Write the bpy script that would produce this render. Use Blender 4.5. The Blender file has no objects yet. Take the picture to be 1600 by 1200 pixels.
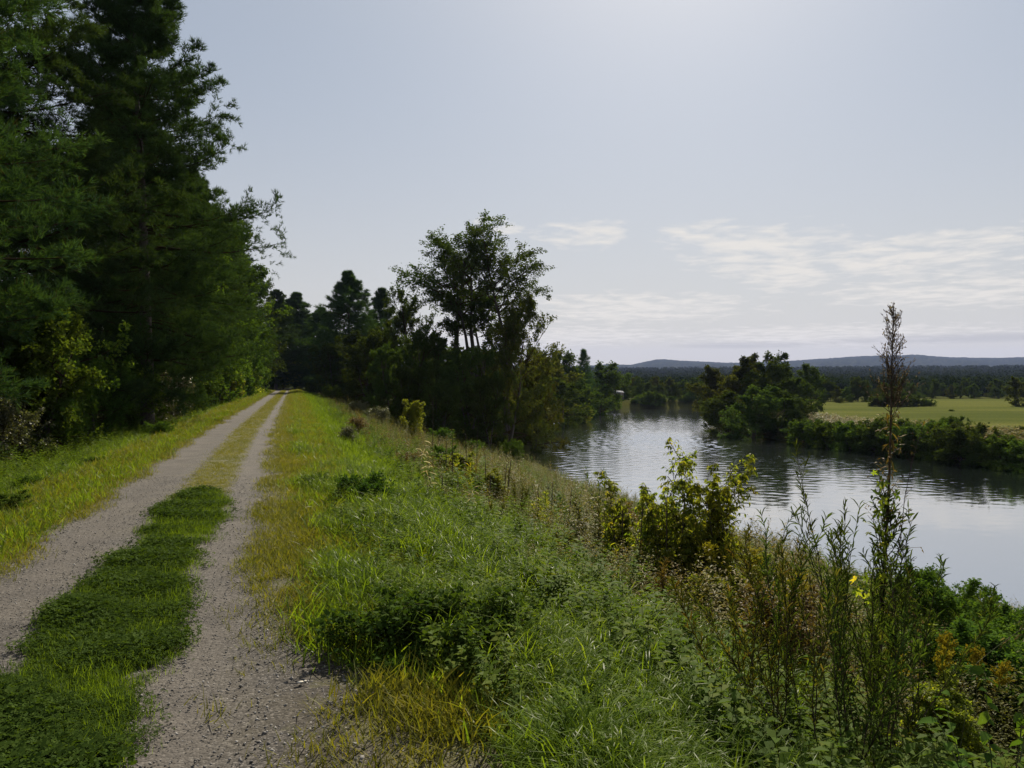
import bpy, math, random
import numpy as np
from math import radians as RAD, sin, cos, pi
SC = bpy.context.scene
COL = SC.collection
# ------------------------------------------------------------------ camera, sky, sun, exposure
FX = 1200.0; HOR = 592.0; CAMZ = 1.8
cam_d = bpy.data.cameras.new('camera'); cam = bpy.data.objects.new('camera', cam_d); COL.objects.link(cam)
cam_d.sensor_width = 36.0; cam_d.lens = 36.0 * FX / 1600.0
cam_d.clip_start = 0.05; cam_d.clip_end = 30000
cam.location = (0, 0, CAMZ)
cam.rotation_euler = (RAD(90) - math.atan((600 - HOR) / FX), 0, 0)
SC.camera = cam
SUN_AZ = 13.0; SUN_EL = 40.0
wd = bpy.data.worlds.new('World'); SC.world = wd; wd.use_nodes = True
def N(nt, typ, **kw):
    n = nt.nodes.new(typ)
    for k, v in kw.items():
        if k.startswith('i_'):
            key = k[2:]; key = int(key) if key.isdigit() else key.replace('_', ' ')
            n.inputs[key].default_value = v
        else: setattr(n, k, v)
    return n
def M(nt, op, a, b=None, c=None, clamp=False):
    n = nt.nodes.new('ShaderNodeMath'); n.operation = op; n.use_clamp = clamp
    for i, q in enumerate((a, b, c)):
        if q is None: continue
        if isinstance(q, (int, float)): n.inputs[i].default_value = q
        else: nt.links.new(q, n.inputs[i])
    return n.outputs[0]
def ramp(nt, fac, stops, interp='LINEAR'):
    n = nt.nodes.new('ShaderNodeValToRGB'); n.color_ramp.interpolation = interp
    els = n.color_ramp.elements
    while len(els) > 1: els.remove(els[-1])
    els[0].position = stops[0][0]; els[0].color = tuple(stops[0][1]) + (1,)
    for p, c in stops[1:]:
        e = els.new(p); e.color = tuple(c) + (1,)
    if fac is not None: nt.links.new(fac, n.inputs[0])
    return n.outputs[0]
def mixc(nt, fac, a, b, bt='MIX'):
    n = nt.nodes.new('ShaderNodeMix'); n.data_type = 'RGBA'; n.blend_type = bt
    for i, q in ((0, fac), (6, a), (7, b)):
        if isinstance(q, (int, float)): n.inputs[i].default_value = q
        elif isinstance(q, tuple): n.inputs[i].default_value = q + (1,) if len(q) == 3 else q
        else: nt.links.new(q, n.inputs[i])
    return n.outputs[2]
def build_world():
    nt = wd.node_tree; nt.nodes.clear()
    out = N(nt, 'ShaderNodeOutputWorld'); bg = N(nt, 'ShaderNodeBackground'); bg.inputs[1].default_value = SKY_STR
    sky = N(nt, 'ShaderNodeTexSky'); sky.sky_type = 'NISHITA'; sky.sun_disc = False
    sky.sun_elevation = RAD(SUN_EL); sky.sun_rotation = RAD(SUN_AZ)
    sky.altitude = 100; sky.air_density = 0.75; sky.dust_density = 1.1; sky.ozone_density = 1.2
    tc = N(nt, 'ShaderNodeTexCoord'); sp = N(nt, 'ShaderNodeSeparateXYZ'); nt.links.new(tc.outputs['Generated'], sp.inputs[0])
    X, Y, Z = sp.outputs
    # azimuth from +Y (deg, right positive) and elevation (deg)
    az = M(nt, 'MULTIPLY', M(nt, 'ARCTAN2', X, Y), 57.2958)
    el = M(nt, 'MULTIPLY', M(nt, 'ARCSINE', Z), 57.2958)
    # cloud layer coordinates: intersection of the view direction with a flat layer far above
    zz = M(nt, 'ADD', M(nt, 'MAXIMUM', Z, 0.0), 0.05)
    cx = M(nt, 'DIVIDE', X, zz); cy = M(nt, 'DIVIDE', Y, zz)
    cv = N(nt, 'ShaderNodeCombineXYZ'); nt.links.new(cx, cv.inputs[0]); nt.links.new(cy, cv.inputs[1])
    n1 = N(nt, 'ShaderNodeTexNoise'); n1.inputs['Scale'].default_value = 4.2; n1.inputs['Detail'].default_value = 10; n1.inputs['Roughness'].default_value = 0.6; n1.inputs['Distortion'].default_value = 0.3
    nt.links.new(cv.outputs[0], n1.inputs['Vector'])
    n2 = N(nt, 'ShaderNodeTexNoise'); n2.inputs['Scale'].default_value = 0.75; n2.inputs['Detail'].default_value = 3
    nt.links.new(cv.outputs[0], n2.inputs['Vector'])
    def blob(a0, e0, wa, we):
        a = M(nt, 'DIVIDE', M(nt, 'SUBTRACT', az, a0), wa); e = M(nt, 'DIVIDE', M(nt, 'SUBTRACT', el, e0), we)
        d = M(nt, 'ADD', M(nt, 'MULTIPLY', a, a), M(nt, 'MULTIPLY', e, e))
        return M(nt, 'SUBTRACT', 1.0, d, clamp=True)
    msk = None
    for b in [(5.3, 10.6, 5.0, 1.4), (17.0, 9.2, 7.5, 2.6), (14.0, 10.3, 4.5, 1.5), (19.5, 7.2, 4.0, 1.5), (28.5, 8.0, 10.5, 1.9), (38.0, 8.5, 7, 2.2), (-1, 11.3, 2.5, .9), (31.0, 5.8, 11, 1.6),
              (9.0, 5.2, 12, 1.6), (22, 3.0, 16, 1.0), (45, 7, 10, 3.5), (5, 3.2, 14, 1.0)]:
        o = blob(*b); msk = o if msk is None else M(nt, 'MAXIMUM', msk, o)
    d = M(nt, 'ADD', M(nt, 'MULTIPLY', n1.outputs[0], 1.0), M(nt, 'MULTIPLY', n2.outputs[0], 0.30))
    thr = M(nt, 'SUBTRACT', 0.855, M(nt, 'MULTIPLY', M(nt, 'POWER', msk, 0.6), 0.35))
    dens = M(nt, 'MULTIPLY', M(nt, 'SUBTRACT', d, thr), 4.5, clamp=True)
    dens = M(nt, 'MULTIPLY', dens, 0.8)
    # low grey streaks
    streak = M(nt, 'MULTIPLY', M(nt, 'MAXIMUM', blob(30, 2.6, 11, .35), blob(17, 2.4, 6, .28)), 0.45)
    base = mixc(nt, 0.56, sky.outputs[0], VEILC)
    gr = M(nt, 'MULTIPLY', M(nt, 'SUBTRACT', 1.0, M(nt, 'DIVIDE', M(nt, 'ABSOLUTE', el), 24.0), clamp=True), VEIL)
    gr = M(nt, 'POWER', gr, 1.7)
    base = mixc(nt, gr, base, HAZEC)
    base = mixc(nt, dens, base, CLOUD)
    base = mixc(nt, streak, base, STREAK)
    base = mixc(nt, 1.0, base, (0.975, 0.99, 0.96), 'MULTIPLY')
    nt.links.new(base, bg.inputs[0]); nt.links.new(bg.outputs[0], out.inputs[0])
SKY_STR = 0.055
CLOUD = (10.6, 9.9, 9.3); STREAK = (5.2, 5.0, 5.2); HAZEC = (8.4, 7.8, 7.2); VEIL = 1.0; VEILC = (6.4, 6.9, 7.8)
build_world()
sun_d = bpy.data.lights.new('sun', 'SUN'); sun = bpy.data.objects.new('sun', sun_d); COL.objects.link(sun)
sun_d.energy = 5.0; sun_d.angle = RAD(0.53); sun_d.color = (1.0, 0.91, 0.74)
sun.rotation_euler = (-RAD(90 - SUN_EL), 0, -RAD(SUN_AZ)); sun.location = (0, 0, 300)
SC.view_settings.view_transform = 'Standard'; SC.view_settings.look = 'None'
SC.view_settings.exposure = 0.61; SC.view_settings.gamma = 1
SC.render.engine = 'CYCLES'
SC.cycles.max_bounces = 6; SC.cycles.diffuse_bounces = 3; SC.cycles.glossy_bounces = 3; SC.cycles.transmission_bounces = 4; SC.cycles.volume_bounces = 0
SC.cycles.sample_clamp_indirect = 3.0

# ------------------------------------------------------------------ mesh helpers
class Acc:
    def __init__(s): s.V = []; s.L = []; s.T = []; s.R = []; s.n = 0
    def add(s, V, F, R=0.5):
        V = np.asarray(V, dtype=np.float32).reshape(-1, 3); F = np.asarray(F, dtype=np.int64)
        if len(V) == 0: return s
        s.V.append(V); s.L.append((F + s.n).ravel()); s.T.append(np.full(len(F), F.shape[1], dtype=np.int32))
        s.R.append(np.broadcast_to(np.asarray(R, dtype=np.float32), (len(V),)).copy() if np.ndim(R) <= 1 else R.ravel().astype(np.float32))
        s.n += len(V); return s
    def build(s, name, mat, parent=None, smooth=False):
        me = bpy.data.meshes.new(name)
        V = np.concatenate(s.V); L = np.concatenate(s.L); T = np.concatenate(s.T); R = np.concatenate(s.R)
        me.vertices.add(len(V)); me.vertices.foreach_set('co', V.ravel())
        me.loops.add(len(L)); me.loops.foreach_set('vertex_index', L.astype(np.int32))
        me.polygons.add(len(T)); st = np.zeros(len(T), dtype=np.int32); st[1:] = np.cumsum(T)[:-1]
        me.polygons.foreach_set('loop_start', st)
        try: me.polygons.foreach_set('loop_total', T)
        except Exception: pass
        me.update(calc_edges=True)
        if smooth: me.polygons.foreach_set('use_smooth', np.ones(len(T), dtype=bool))
        a = me.attributes.new('rnd', 'FLOAT', 'POINT'); a.data.foreach_set('value', R)
        me.materials.append(mat)
        o = bpy.data.objects.new(name, me); COL.objects.link(o)
        if parent is not None: o.parent = parent
        return o
    def arrays(s):   # flattened as list of (V,F,R) groups for use as a template
        return list(zip(s.V, s.F if hasattr(s, 'F') else [None]*len(s.V), s.R))
class Tpl:           # template: verts, quads, tris, rnd
    def __init__(s): s.V = []; s.Q = []; s.Tr = []; s.R = []; s.n = 0
    def add(s, V, F, R=0.5):
        V = np.asarray(V, dtype=np.float64).reshape(-1, 3); F = np.asarray(F)
        (s.Q if F.shape[1] == 4 else s.Tr).append(F + s.n); s.V.append(V)
        s.R.append(np.broadcast_to(np.asarray(R, dtype=np.float64), (len(V),)).copy()); s.n += len(V); return s
    def fin(s):
        s.V = np.concatenate(s.V); s.R = np.concatenate(s.R)
        s.Q = np.concatenate(s.Q) if s.Q else np.zeros((0, 4), int); s.Tr = np.concatenate(s.Tr) if s.Tr else np.zeros((0, 3), int)
        return s
def stamp(acc, t, pos, rot, scl, rnd=None, mixr=0.5):
    """instance template t at N places (merged into one mesh)"""
    n = len(pos)
    if n == 0: return
    scl = np.asarray(scl, dtype=np.float64)
    if scl.ndim == 1: scl = scl[:, None]
    V = np.einsum('nij,nkj->nki', rot, t.V[None] * scl[:, None, :]) + pos[:, None, :]
    k = len(t.V)
    if rnd is None: R = np.broadcast_to(t.R, (n, k))
    else:
        R = np.where(t.R[None] < 0.04, t.R[None], np.clip(t.R[None] * (1 - mixr) + rnd[:, None] * mixr, 0.05, 1))
    off = (np.arange(n) * k)
    base = acc.n
    acc.V.append(V.reshape(-1, 3).astype(np.float32)); acc.R.append(np.ascontiguousarray(R).ravel().astype(np.float32)); acc.n += n * k
    for F in (t.Q, t.Tr):
        if len(F):
            G = (F[None] + off[:, None, None]).reshape(-1, F.shape[1]) + base
            acc.L.append(G.ravel()); acc.T.append(np.full(len(G), F.shape[1], dtype=np.int32))
def norm(a): return a / np.maximum(np.linalg.norm(a, axis=-1, keepdims=True), 1e-9)
def rotz(a):
    a = np.asarray(a); c, s = np.cos(a), np.sin(a); z = np.zeros_like(a); o = np.ones_like(a)
    return np.stack([np.stack([c, -s, z], -1), np.stack([s, c, z], -1), np.stack([z, z, o], -1)], -2)
def basis(d, up):    # columns: x=side, y=d, z=normal close to up
    d = norm(d); x = norm(np.cross(d, up)); z = np.cross(x, d)
    return np.stack([x, d, z], -1)
def tilt(a, b):      # rotation: z-rot a then small lean b (rad) in random dir
    return rotz(a) @ rotx(b)
def rotx(a):
    a = np.asarray(a); c, s = np.cos(a), np.sin(a); z = np.zeros_like(a); o = np.ones_like(a)
    return np.stack([np.stack([o, z, z], -1), np.stack([z, c, -s], -1), np.stack([z, s, c], -1)], -2)
def tubes(acc, poly, rad, R=0.0, sides=5):
    """poly (N,k,3), rad (N,k)"""
    Nn, k, _ = poly.shape
    if Nn == 0: return
    tg = np.empty_like(poly); tg[:, 1:-1] = poly[:, 2:] - poly[:, :-2]; tg[:, 0] = poly[:, 1] - poly[:, 0]; tg[:, -1] = poly[:, -1] - poly[:, -2]
    tg = norm(tg); ref = np.where(np.abs(tg[..., 2:3]) > 0.8, np.array([1., 0.05, 0]), np.array([0, 0.05, 1.]))
    x = norm(np.cross(tg, ref)); y = np.cross(tg, x)
    ang = np.arange(sides) * 2 * pi / sides
    V = poly[:, :, None] + rad[:, :, None, None] * (x[:, :, None] * np.cos(ang)[:, None] + y[:, :, None] * np.sin(ang)[:, None])
    idx = np.arange(Nn * k * sides).reshape(Nn, k, sides)
    a = idx[:, :-1]; b = idx[:, 1:]
    F = np.stack([a, np.roll(a, -1, 2), np.roll(b, -1, 2), b], -1).reshape(-1, 4)
    acc.add(V.reshape(-1, 3), F, R)
    return acc

# ------------------------------------------------------------------ terrain shape
NEAR = [(300, -140), (60, -22), (34, -4), (22, 9), (14.0, 24), (8.6, 40), (3.6, 56), (1.7, 70), (2.0, 81), (5, 110), (10, 150), (17, 190)]
FARS = [(50, 191), (43, 165), (35, 139), (30, 111), (31, 97), (33, 81), (37, 74.5), (39, 67), (40.2, 60), (46, 47), (62, 27), (110, 5), (300, -60)]
POLY = np.array(NEAR + FARS, dtype=float)
FSEG = np.array([(17, 190)] + FARS, dtype=float)
def segdist(x, y, P, closed=False):
    d = np.full(x.shape, 1e9)
    n = len(P); rng_ = range(n) if closed else range(n - 1)
    for i in rng_:
        a = P[i]; b = P[(i + 1) % n]; ab = b - a
        t = np.clip(((x - a[0]) * ab[0] + (y - a[1]) * ab[1]) / (ab @ ab), 0, 1)
        d = np.minimum(d, np.hypot(x - a[0] - t * ab[0], y - a[1] - t * ab[1]))
    return d
def inpoly(x, y, P):
    c = np.zeros(x.shape, bool); n = len(P)
    for i in range(n):
        x1, y1 = P[i]; x2, y2 = P[(i + 1) % n]
        if y1 == y2: continue
        c ^= ((y1 > y) != (y2 > y)) & (x < (x2 - x1) * (y - y1) / (y2 - y1) + x1)
    return c
def bend(y): return np.where(y < 400, 0.0045 * np.maximum(y - 136, 0) ** 2 - 0.017 * np.clip(y - 25, 0, 115), 310.0)
def vv(x, y): return x + 0.3 * y + bend(y)
def sm(t): t = np.clip(t, 0, 1); return t * t * (3 - 2 * t)
WZ = -5.5; FZ = -3.7
def lump(x, y):
    return (np.sin(x * 1.3 + 0.7 * np.sin(y * .9)) * np.sin(y * 1.1 + .5 * np.sin(x * 1.7)) * .6 + np.sin(x * 3.1 + y * .7) * np.sin(y * 2.7 - x) * .4)
def hterr(x, y):
    x = np.asarray(x, dtype=float); y = np.asarray(y, dtype=float)
    v = vv(x, y)
    d = segdist(x, y, POLY, True); ins = inpoly(x, y, POLY)
    dF = segdist(x, y, FSEG)
    a = np.maximum(v - 1.3, 0)
    zL = WZ * (a / (a + d + 1e-6)) * 0.97
    zL = zL + (-0.55 * sm((-3.2 - v) / 3.5) + 0.7 * sm((-9 - v) / 12))
    zR = WZ + (FZ - WZ) * sm(dF / 4.5)
    right = (dF < d + 0.01) | (y > 191) | (x > 70)
    rgt = np.where(right, 1.0, 0.0)
    wf = sm((y - 191) / 60) * sm((v - 30) / 30)
    z = np.where(right & (v > 40), zR, zL * (1 - wf) + zR * wf)
    r = np.hypot(x, y)
    z = z + 30 * sm((r - 330) / 2200) * (y > -200)
    z = z + lump(x, y) * 0.06 * sm((np.abs(v + 1.4) - 1.7) / 1.5) * (r < 300) * (~ins)
    z = np.where(ins, WZ - 0.25 - 0.5 * np.clip(d, 0, 2), z)
    return z
def pn_w(x, y): return np.clip(.5 + .3 * np.sin(x * .13 + y * .05 + 1.3 * np.sin(y * .07)) + .3 * np.sin(y * .16 - x * .05 + 2 * np.sin(x * .09)), 0, 1)
def P2(px, Y): return (px - 800) / FX * Y
def Zat(py, Y): return CAMZ - (py - HOR) / FX * Y

# ------------------------------------------------------------------ materials
def newmat(name):
    m = bpy.data.materials.new(name); m.use_nodes = True; nt = m.node_tree; nt.nodes.clear()
    out = nt.nodes.new('ShaderNodeOutputMaterial'); return m, nt, out
SPK = 0.12
def leafmat(name, stops, trans=0.4, rough=0.45, spec=0.4, tcol=(1.3, 1.3, 0.35), objvar=0.25):
    m, nt, out = newmat(name)
    at = N(nt, 'ShaderNodeAttribute', attribute_name='rnd')
    c = ramp(nt, at.outputs['Fac'], stops)
    oi = N(nt, 'ShaderNodeObjectInfo')
    f = M(nt, 'ADD', M(nt, 'MULTIPLY', oi.outputs['Random'], objvar * 2), 1 - objvar)
    hs = N(nt, 'ShaderNodeHueSaturation'); nt.links.new(c, hs.inputs['Color']); nt.links.new(f, hs.inputs['Value'])
    nt.links.new(M(nt, 'ADD', M(nt, 'MULTIPLY', oi.outputs['Random'], 0.03), 0.485), hs.inputs['Hue'])
    c = hs.outputs[0]
    p = N(nt, 'ShaderNodeBsdfPrincipled'); nt.links.new(c, p.inputs['Base Color']); p.inputs['Roughness'].default_value = rough
    p.inputs['Specular IOR Level'].default_value = spec * SPK
    tr = N(nt, 'ShaderNodeBsdfTranslucent'); nt.links.new(mixc(nt, 1.0, c, tcol, 'MULTIPLY'), tr.inputs[0])
    mx = N(nt, 'ShaderNodeMixShader'); mx.inputs[0].default_value = trans
    nt.links.new(p.outputs[0], mx.inputs[1]); nt.links.new(tr.outputs[0], mx.inputs[2]); nt.links.new(mx.outputs[0], out.inputs[0])
    return m
def plainmat(name, col, col2=None, scale=8, rough=0.85, bump=0.0, spec=0.3):
    m, nt, out = newmat(name)
    p = N(nt, 'ShaderNodeBsdfPrincipled'); p.inputs['Roughness'].default_value = rough; p.inputs['Specular IOR Level'].default_value = spec
    tc = N(nt, 'ShaderNodeTexCoord')
    n = N(nt, 'ShaderNodeTexNoise'); n.inputs['Scale'].default_value = scale; n.inputs['Detail'].default_value = 6; nt.links.new(tc.outputs['Object'], n.inputs['Vector'])
    c = ramp(nt, n.outputs[0], [(0.3, col), (0.7, col2 or tuple(k * 1.5 for k in col))]); nt.links.new(c, p.inputs['Base Color'])
    if bump:
        b = N(nt, 'ShaderNodeBump'); b.inputs['Strength'].default_value = bump; nt.links.new(n.outputs[0], b.inputs['Height']); nt.links.new(b.outputs[0], p.inputs['Normal'])
    nt.links.new(p.outputs[0], out.inputs[0]); return m
ST = (0.0, (0.05, 0.035, 0.02))
MT = {}
MT['bark'] = plainmat('bark', (0.035, 0.028, 0.022), (0.09, 0.075, 0.06), 14, 0.9, 0.6)
MT['needles'] = leafmat('pine_needles', [(0.0, (0.04, 0.03, 0.02)), (0.05, (0.024, 0.046, 0.022)), (0.5, (0.042, 0.078, 0.03)), (0.85, (0.065, 0.11, 0.036)), (1.0, (0.09, 0.12, 0.045))], 0.27, 0.6, 0.0, objvar=0.2)
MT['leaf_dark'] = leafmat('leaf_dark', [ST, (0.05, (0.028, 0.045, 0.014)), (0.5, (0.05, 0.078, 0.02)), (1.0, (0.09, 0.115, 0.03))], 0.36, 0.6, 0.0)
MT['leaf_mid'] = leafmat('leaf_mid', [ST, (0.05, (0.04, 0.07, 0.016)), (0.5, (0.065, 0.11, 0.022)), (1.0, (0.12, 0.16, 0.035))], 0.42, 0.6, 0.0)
MT['leaf_olive'] = leafmat('leaf_olive', [ST, (0.05, (0.032, 0.042, 0.012)), (0.5, (0.055, 0.065, 0.018)), (0.85, (0.09, 0.085, 0.024)), (1.0, (0.15, 0.10, 0.03))], 0.42, 0.6, 0.0)
MT['leaf_bright'] = leafmat('leaf_bright', [ST, (0.05, (0.08, 0.11, 0.02)), (0.5, (0.16, 0.19, 0.03)), (0.9, (0.27, 0.26, 0.04)), (1.0, (0.38, 0.28, 0.04))], 0.62)
MT['leaf_grey'] = leafmat('leaf_grey', [ST, (0.05, (0.05, 0.065, 0.035)), (0.5, (0.09, 0.10, 0.06)), (1.0, (0.20, 0.19, 0.13))], 0.35, 0.35, 0.6)
MT['leaf_brown'] = leafmat('leaf_brown', [ST, (0.05, (0.06, 0.04, 0.02)), (0.5, (0.12, 0.08, 0.03)), (1.0, (0.17, 0.14, 0.05))], 0.4)
MT['grass_green'] = leafmat('grass_green', [ST, (0.05, (0.055, 0.09, 0.018)), (0.5, (0.105, 0.158, 0.020)), (0.9, (0.17, 0.22, 0.03)), (1.0, (0.24, 0.25, 0.06))], 0.52, 0.33, 0.25, tcol=(1.45, 1.4, .3), objvar=0)
MT['grass_yellow'] = leafmat('grass_yellow', [ST, (0.05, (0.07, 0.10, 0.02)), (0.5, (0.155, 0.155, 0.024)), (0.8, (0.225, 0.205, 0.03)), (1.0, (0.23, 0.17, 0.05))], 0.4, 0.45, 0.4, objvar=0)
MT['clover'] = leafmat('clover', [ST, (0.05, (0.024, 0.048, 0.010)), (0.5, (0.042, 0.078, 0.014)), (1.0, (0.08, 0.125, 0.024))], 0.36, 0.55, 0.05, objvar=0)
MT['weeds'] = leafmat('weeds', [ST, (0.05, (0.05, 0.07, 0.018)), (0.45, (0.10, 0.108, 0.022)), (0.75, (0.185, 0.15, 0.03)), (0.9, (0.18, 0.11, 0.035)), (1.0, (0.12, 0.06, 0.028))], 0.42, 0.5, 0.4, objvar=0)
MT['weeds_green'] = leafmat('weeds_green', [ST, (0.05, (0.045, 0.08, 0.014)), (0.5, (0.075, 0.125, 0.02)), (1.0, (0.14, 0.17, 0.03))], 0.42, 0.5, 0.1, objvar=0)
MT['straw'] = leafmat('straw', [(0.0, (0.10, 0.07, 0.04)), (0.3, (0.3, 0.24, 0.12)), (1.0, (0.55, 0.50, 0.33))], 0.4, 0.5, 0.4, objvar=0.1, tcol=(1.1, 1.05, .8))
MT['stalk'] = plainmat('dead_stalk', (0.03, 0.02, 0.012), (0.07, 0.05, 0.03), 30)
MT['stem_green'] = plainmat('stem_green', (0.05, 0.05, 0.02), (0.09, 0.10, 0.04), 30)
MT['goldenrod'] = leafmat('goldenrod_flower', [(0, (0.25, 0.21, 0.02)), (1, (0.34, 0.29, 0.03))], 0.3, 0.7, 0.0, tcol=(1.0, 1.0, .4))
MT['forest'] = leafmat('forest', [ST, (0.05, (0.010, 0.018, 0.010)), (0.5, (0.018, 0.028, 0.012)), (1.0, (0.034, 0.042, 0.016))], 0.2, 0.8, 0.0, objvar=0)

def ground_mat():
    m, nt, out = newmat('soil_and_turf')
    tc = N(nt, 'ShaderNodeTexCoord'); O = tc.outputs['Object']
    a = N(nt, 'ShaderNodeTexNoise', i_Scale=0.35, i_Detail=6); b = N(nt, 'ShaderNodeTexNoise', i_Scale=9.0, i_Detail=8); c = N(nt, 'ShaderNodeTexNoise', i_Scale=0.02, i_Detail=6)
    for n in (a, b, c): nt.links.new(O, n.inputs['Vector'])
    c1 = ramp(nt, a.outputs[0], [(0.3, (0.035, 0.04, 0.014)), (0.7, (0.075, 0.075, 0.022))])
    c2 = ramp(nt, b.outputs[0], [(0.35, (0.02, 0.016, 0.01)), (0.65, (0.085, 0.09, 0.026))])
    col = mixc(nt, 0.55, c1, c2)
    far = ramp(nt, c.outputs[0], [(0.4, (0.03, 0.045, 0.017)), (0.6, (0.055, 0.07, 0.022))])
    sp = N(nt, 'ShaderNodeSeparateXYZ'); nt.links.new(O, sp.inputs[0])
    f = M(nt, 'DIVIDE', M(nt, 'SUBTRACT', sp.outputs[1], 200), 80, clamp=True)
    col = mixc(nt, f, col, far)
    p = N(nt, 'ShaderNodeBsdfPrincipled', i_Roughness=0.95); p.inputs['Specular IOR Level'].default_value = 0.0; nt.links.new(col, p.inputs['Base Color'])
    bm = N(nt, 'ShaderNodeBump', i_Strength=0.8, i_Distance=0.05); nt.links.new(b.outputs[0], bm.inputs['Height']); nt.links.new(bm.outputs[0], p.inputs['Normal'])
    nt.links.new(p.outputs[0], out.inputs[0]); return m
def gravel_mat():
    m, nt, out = newmat('gravel')
    tc = N(nt, 'ShaderNodeTexCoord'); O = tc.outputs['Object']
    sp = N(nt, 'ShaderNodeSeparateXYZ'); nt.links.new(O, sp.inputs[0])
    v = M(nt, 'ADD', sp.outputs[0], M(nt, 'MULTIPLY', sp.outputs[1], 0.3))
    bd = M(nt, 'MULTIPLY', M(nt, 'MAXIMUM', M(nt, 'SUBTRACT', sp.outputs[1], 25.0), 0.0), -0.017)
    v = M(nt, 'ADD', v, bd)
    wob = N(nt, 'ShaderNodeTexNoise', i_Scale=0.8, i_Detail=3); nt.links.new(O, wob.inputs['Vector'])
    v = M(nt, 'ADD', v, M(nt, 'MULTIPLY', M(nt, 'SUBTRACT', wob.outputs[0], 0.5), 0.5))
    def band(c, w): return M(nt, 'SUBTRACT', 1.0, M(nt, 'DIVIDE', M(nt, 'ABSOLUTE', M(nt, 'SUBTRACT', v, c)), w), clamp=True)
    trk = M(nt, 'MAXIMUM', band(-2.2, 0.65), band(-0.5, 0.45))
    vo = N(nt, 'ShaderNodeTexVoronoi', i_Scale=75.0); vo.inputs['Randomness'].default_value = 1; nt.links.new(O, vo.inputs['Vector'])
    v2 = N(nt, 'ShaderNodeTexVoronoi', i_Scale=28.0); nt.links.new(O, v2.inputs['Vector'])
    n1 = N(nt, 'ShaderNodeTexNoise', i_Scale=120.0, i_Detail=4); nt.links.new(O, n1.inputs['Vector'])
    n2 = N(nt, 'ShaderNodeTexNoise', i_Scale=1.6, i_Detail=7); nt.links.new(O, n2.inputs['Vector'])
    bw = N(nt, 'ShaderNodeSeparateColor'); nt.links.new(vo.outputs['Color'], bw.inputs[0])
    stone = ramp(nt, bw.outputs[0], [(0.0, (0.055, 0.05, 0.047)), (0.4, (0.125, 0.115, 0.107)), (0.75, (0.20, 0.185, 0.175)), (0.95, (0.38, 0.36, 0.34))])
    fine = ramp(nt, n1.outputs[0], [(0.3, (0.10, 0.09, 0.08)), (0.7, (0.235, 0.21, 0.19))])
    col = mixc(nt, M(nt, 'MULTIPLY', trk, 0.75), stone, fine)
    col = mixc(nt, 1.0, col, ramp(nt, n2.outputs[0], [(0.25, (0.34, 0.33, 0.315)), (0.75, (0.62, 0.60, 0.575))]), 'MULTIPLY')
    dirt = M(nt, 'MULTIPLY', M(nt, 'SUBTRACT', 1.0, trk, clamp=True), ramp(nt, n2.outputs[0], [(0.45, (0, 0, 0)), (0.62, (0.6, 0.6, 0.6))]))
    col = mixc(nt, dirt, col, (0.065, 0.055, 0.035))
    vg = M(nt, 'DIVIDE', M(nt, 'ADD', v, 0.25), 0.5, clamp=True)
    col = mixc(nt, M(nt, 'MULTIPLY', vg, 0.85), col, mixc(nt, 1.0, col, (0.42, 0.37, 0.30), 'MULTIPLY'))
    n3 = N(nt, 'ShaderNodeTexNoise', i_Scale=5.0, i_Detail=8, i_Roughness=.7); nt.links.new(O, n3.inputs['Vector'])
    vr = M(nt, 'ADD', bd, M(nt, 'ADD', sp.outputs[0], M(nt, 'MULTIPLY', sp.outputs[1], 0.3)))
    fd = M(nt, 'DIVIDE', M(nt, 'SUBTRACT', sp.outputs[1], 5.0), 3.0, clamp=True)
    e1 = M(nt, 'MULTIPLY', M(nt, 'DIVIDE', M(nt, 'ADD', vr, 0.32), 0.45), M(nt, 'ADD', fd, 0.32))
    e2 = M(nt, 'DIVIDE', M(nt, 'SUBTRACT', -2.55, vr), 0.35)
    e3 = M(nt, 'SUBTRACT', 1.0, M(nt, 'DIVIDE', M(nt, 'ABSOLUTE', M(nt, 'ADD', vr, 1.22)), 0.55), clamp=True)
    ed = M(nt, 'ADD', M(nt, 'MAXIMUM', M(nt, 'MAXIMUM', e1, e2), M(nt, 'MULTIPLY', e3, M(nt, 'ADD', M(nt, 'MULTIPLY', M(nt, 'DIVIDE', M(nt, 'SUBTRACT', sp.outputs[1], 10.5), 2.5, clamp=True), 1.0), 0.75))), M(nt, 'MULTIPLY', M(nt, 'SUBTRACT', n3.outputs[0], 0.5), 2.2))
    ed = M(nt, 'MULTIPLY', M(nt, 'SUBTRACT', ed, 0.38), 2.0, clamp=True)
    turf = ramp(nt, n1.outputs[0], [(0.3, (0.055, 0.05, 0.02)), (0.7, (0.12, 0.115, 0.03))])
    col = mixc(nt, M(nt, 'MULTIPLY', ed, 0.85), col, turf)
    p = N(nt, 'ShaderNodeBsdfPrincipled', i_Roughness=0.9); p.inputs['Specular IOR Level'].default_value = 0.25; nt.links.new(col, p.inputs['Base Color'])
    h = M(nt, 'ADD', M(nt, 'MULTIPLY', M(nt, 'SUBTRACT', 1.0, vo.outputs['Distance']), 0.5), M(nt, 'MULTIPLY', M(nt, 'SUBTRACT', 1.0, v2.outputs['Distance']), 0.7))
    bm = N(nt, 'ShaderNodeBump', i_Strength=0.7, i_Distance=0.012); nt.links.new(h, bm.inputs['Height']); nt.links.new(bm.outputs[0], p.inputs['Normal'])
    nt.links.new(p.outputs[0], out.inputs[0]); return m
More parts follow.
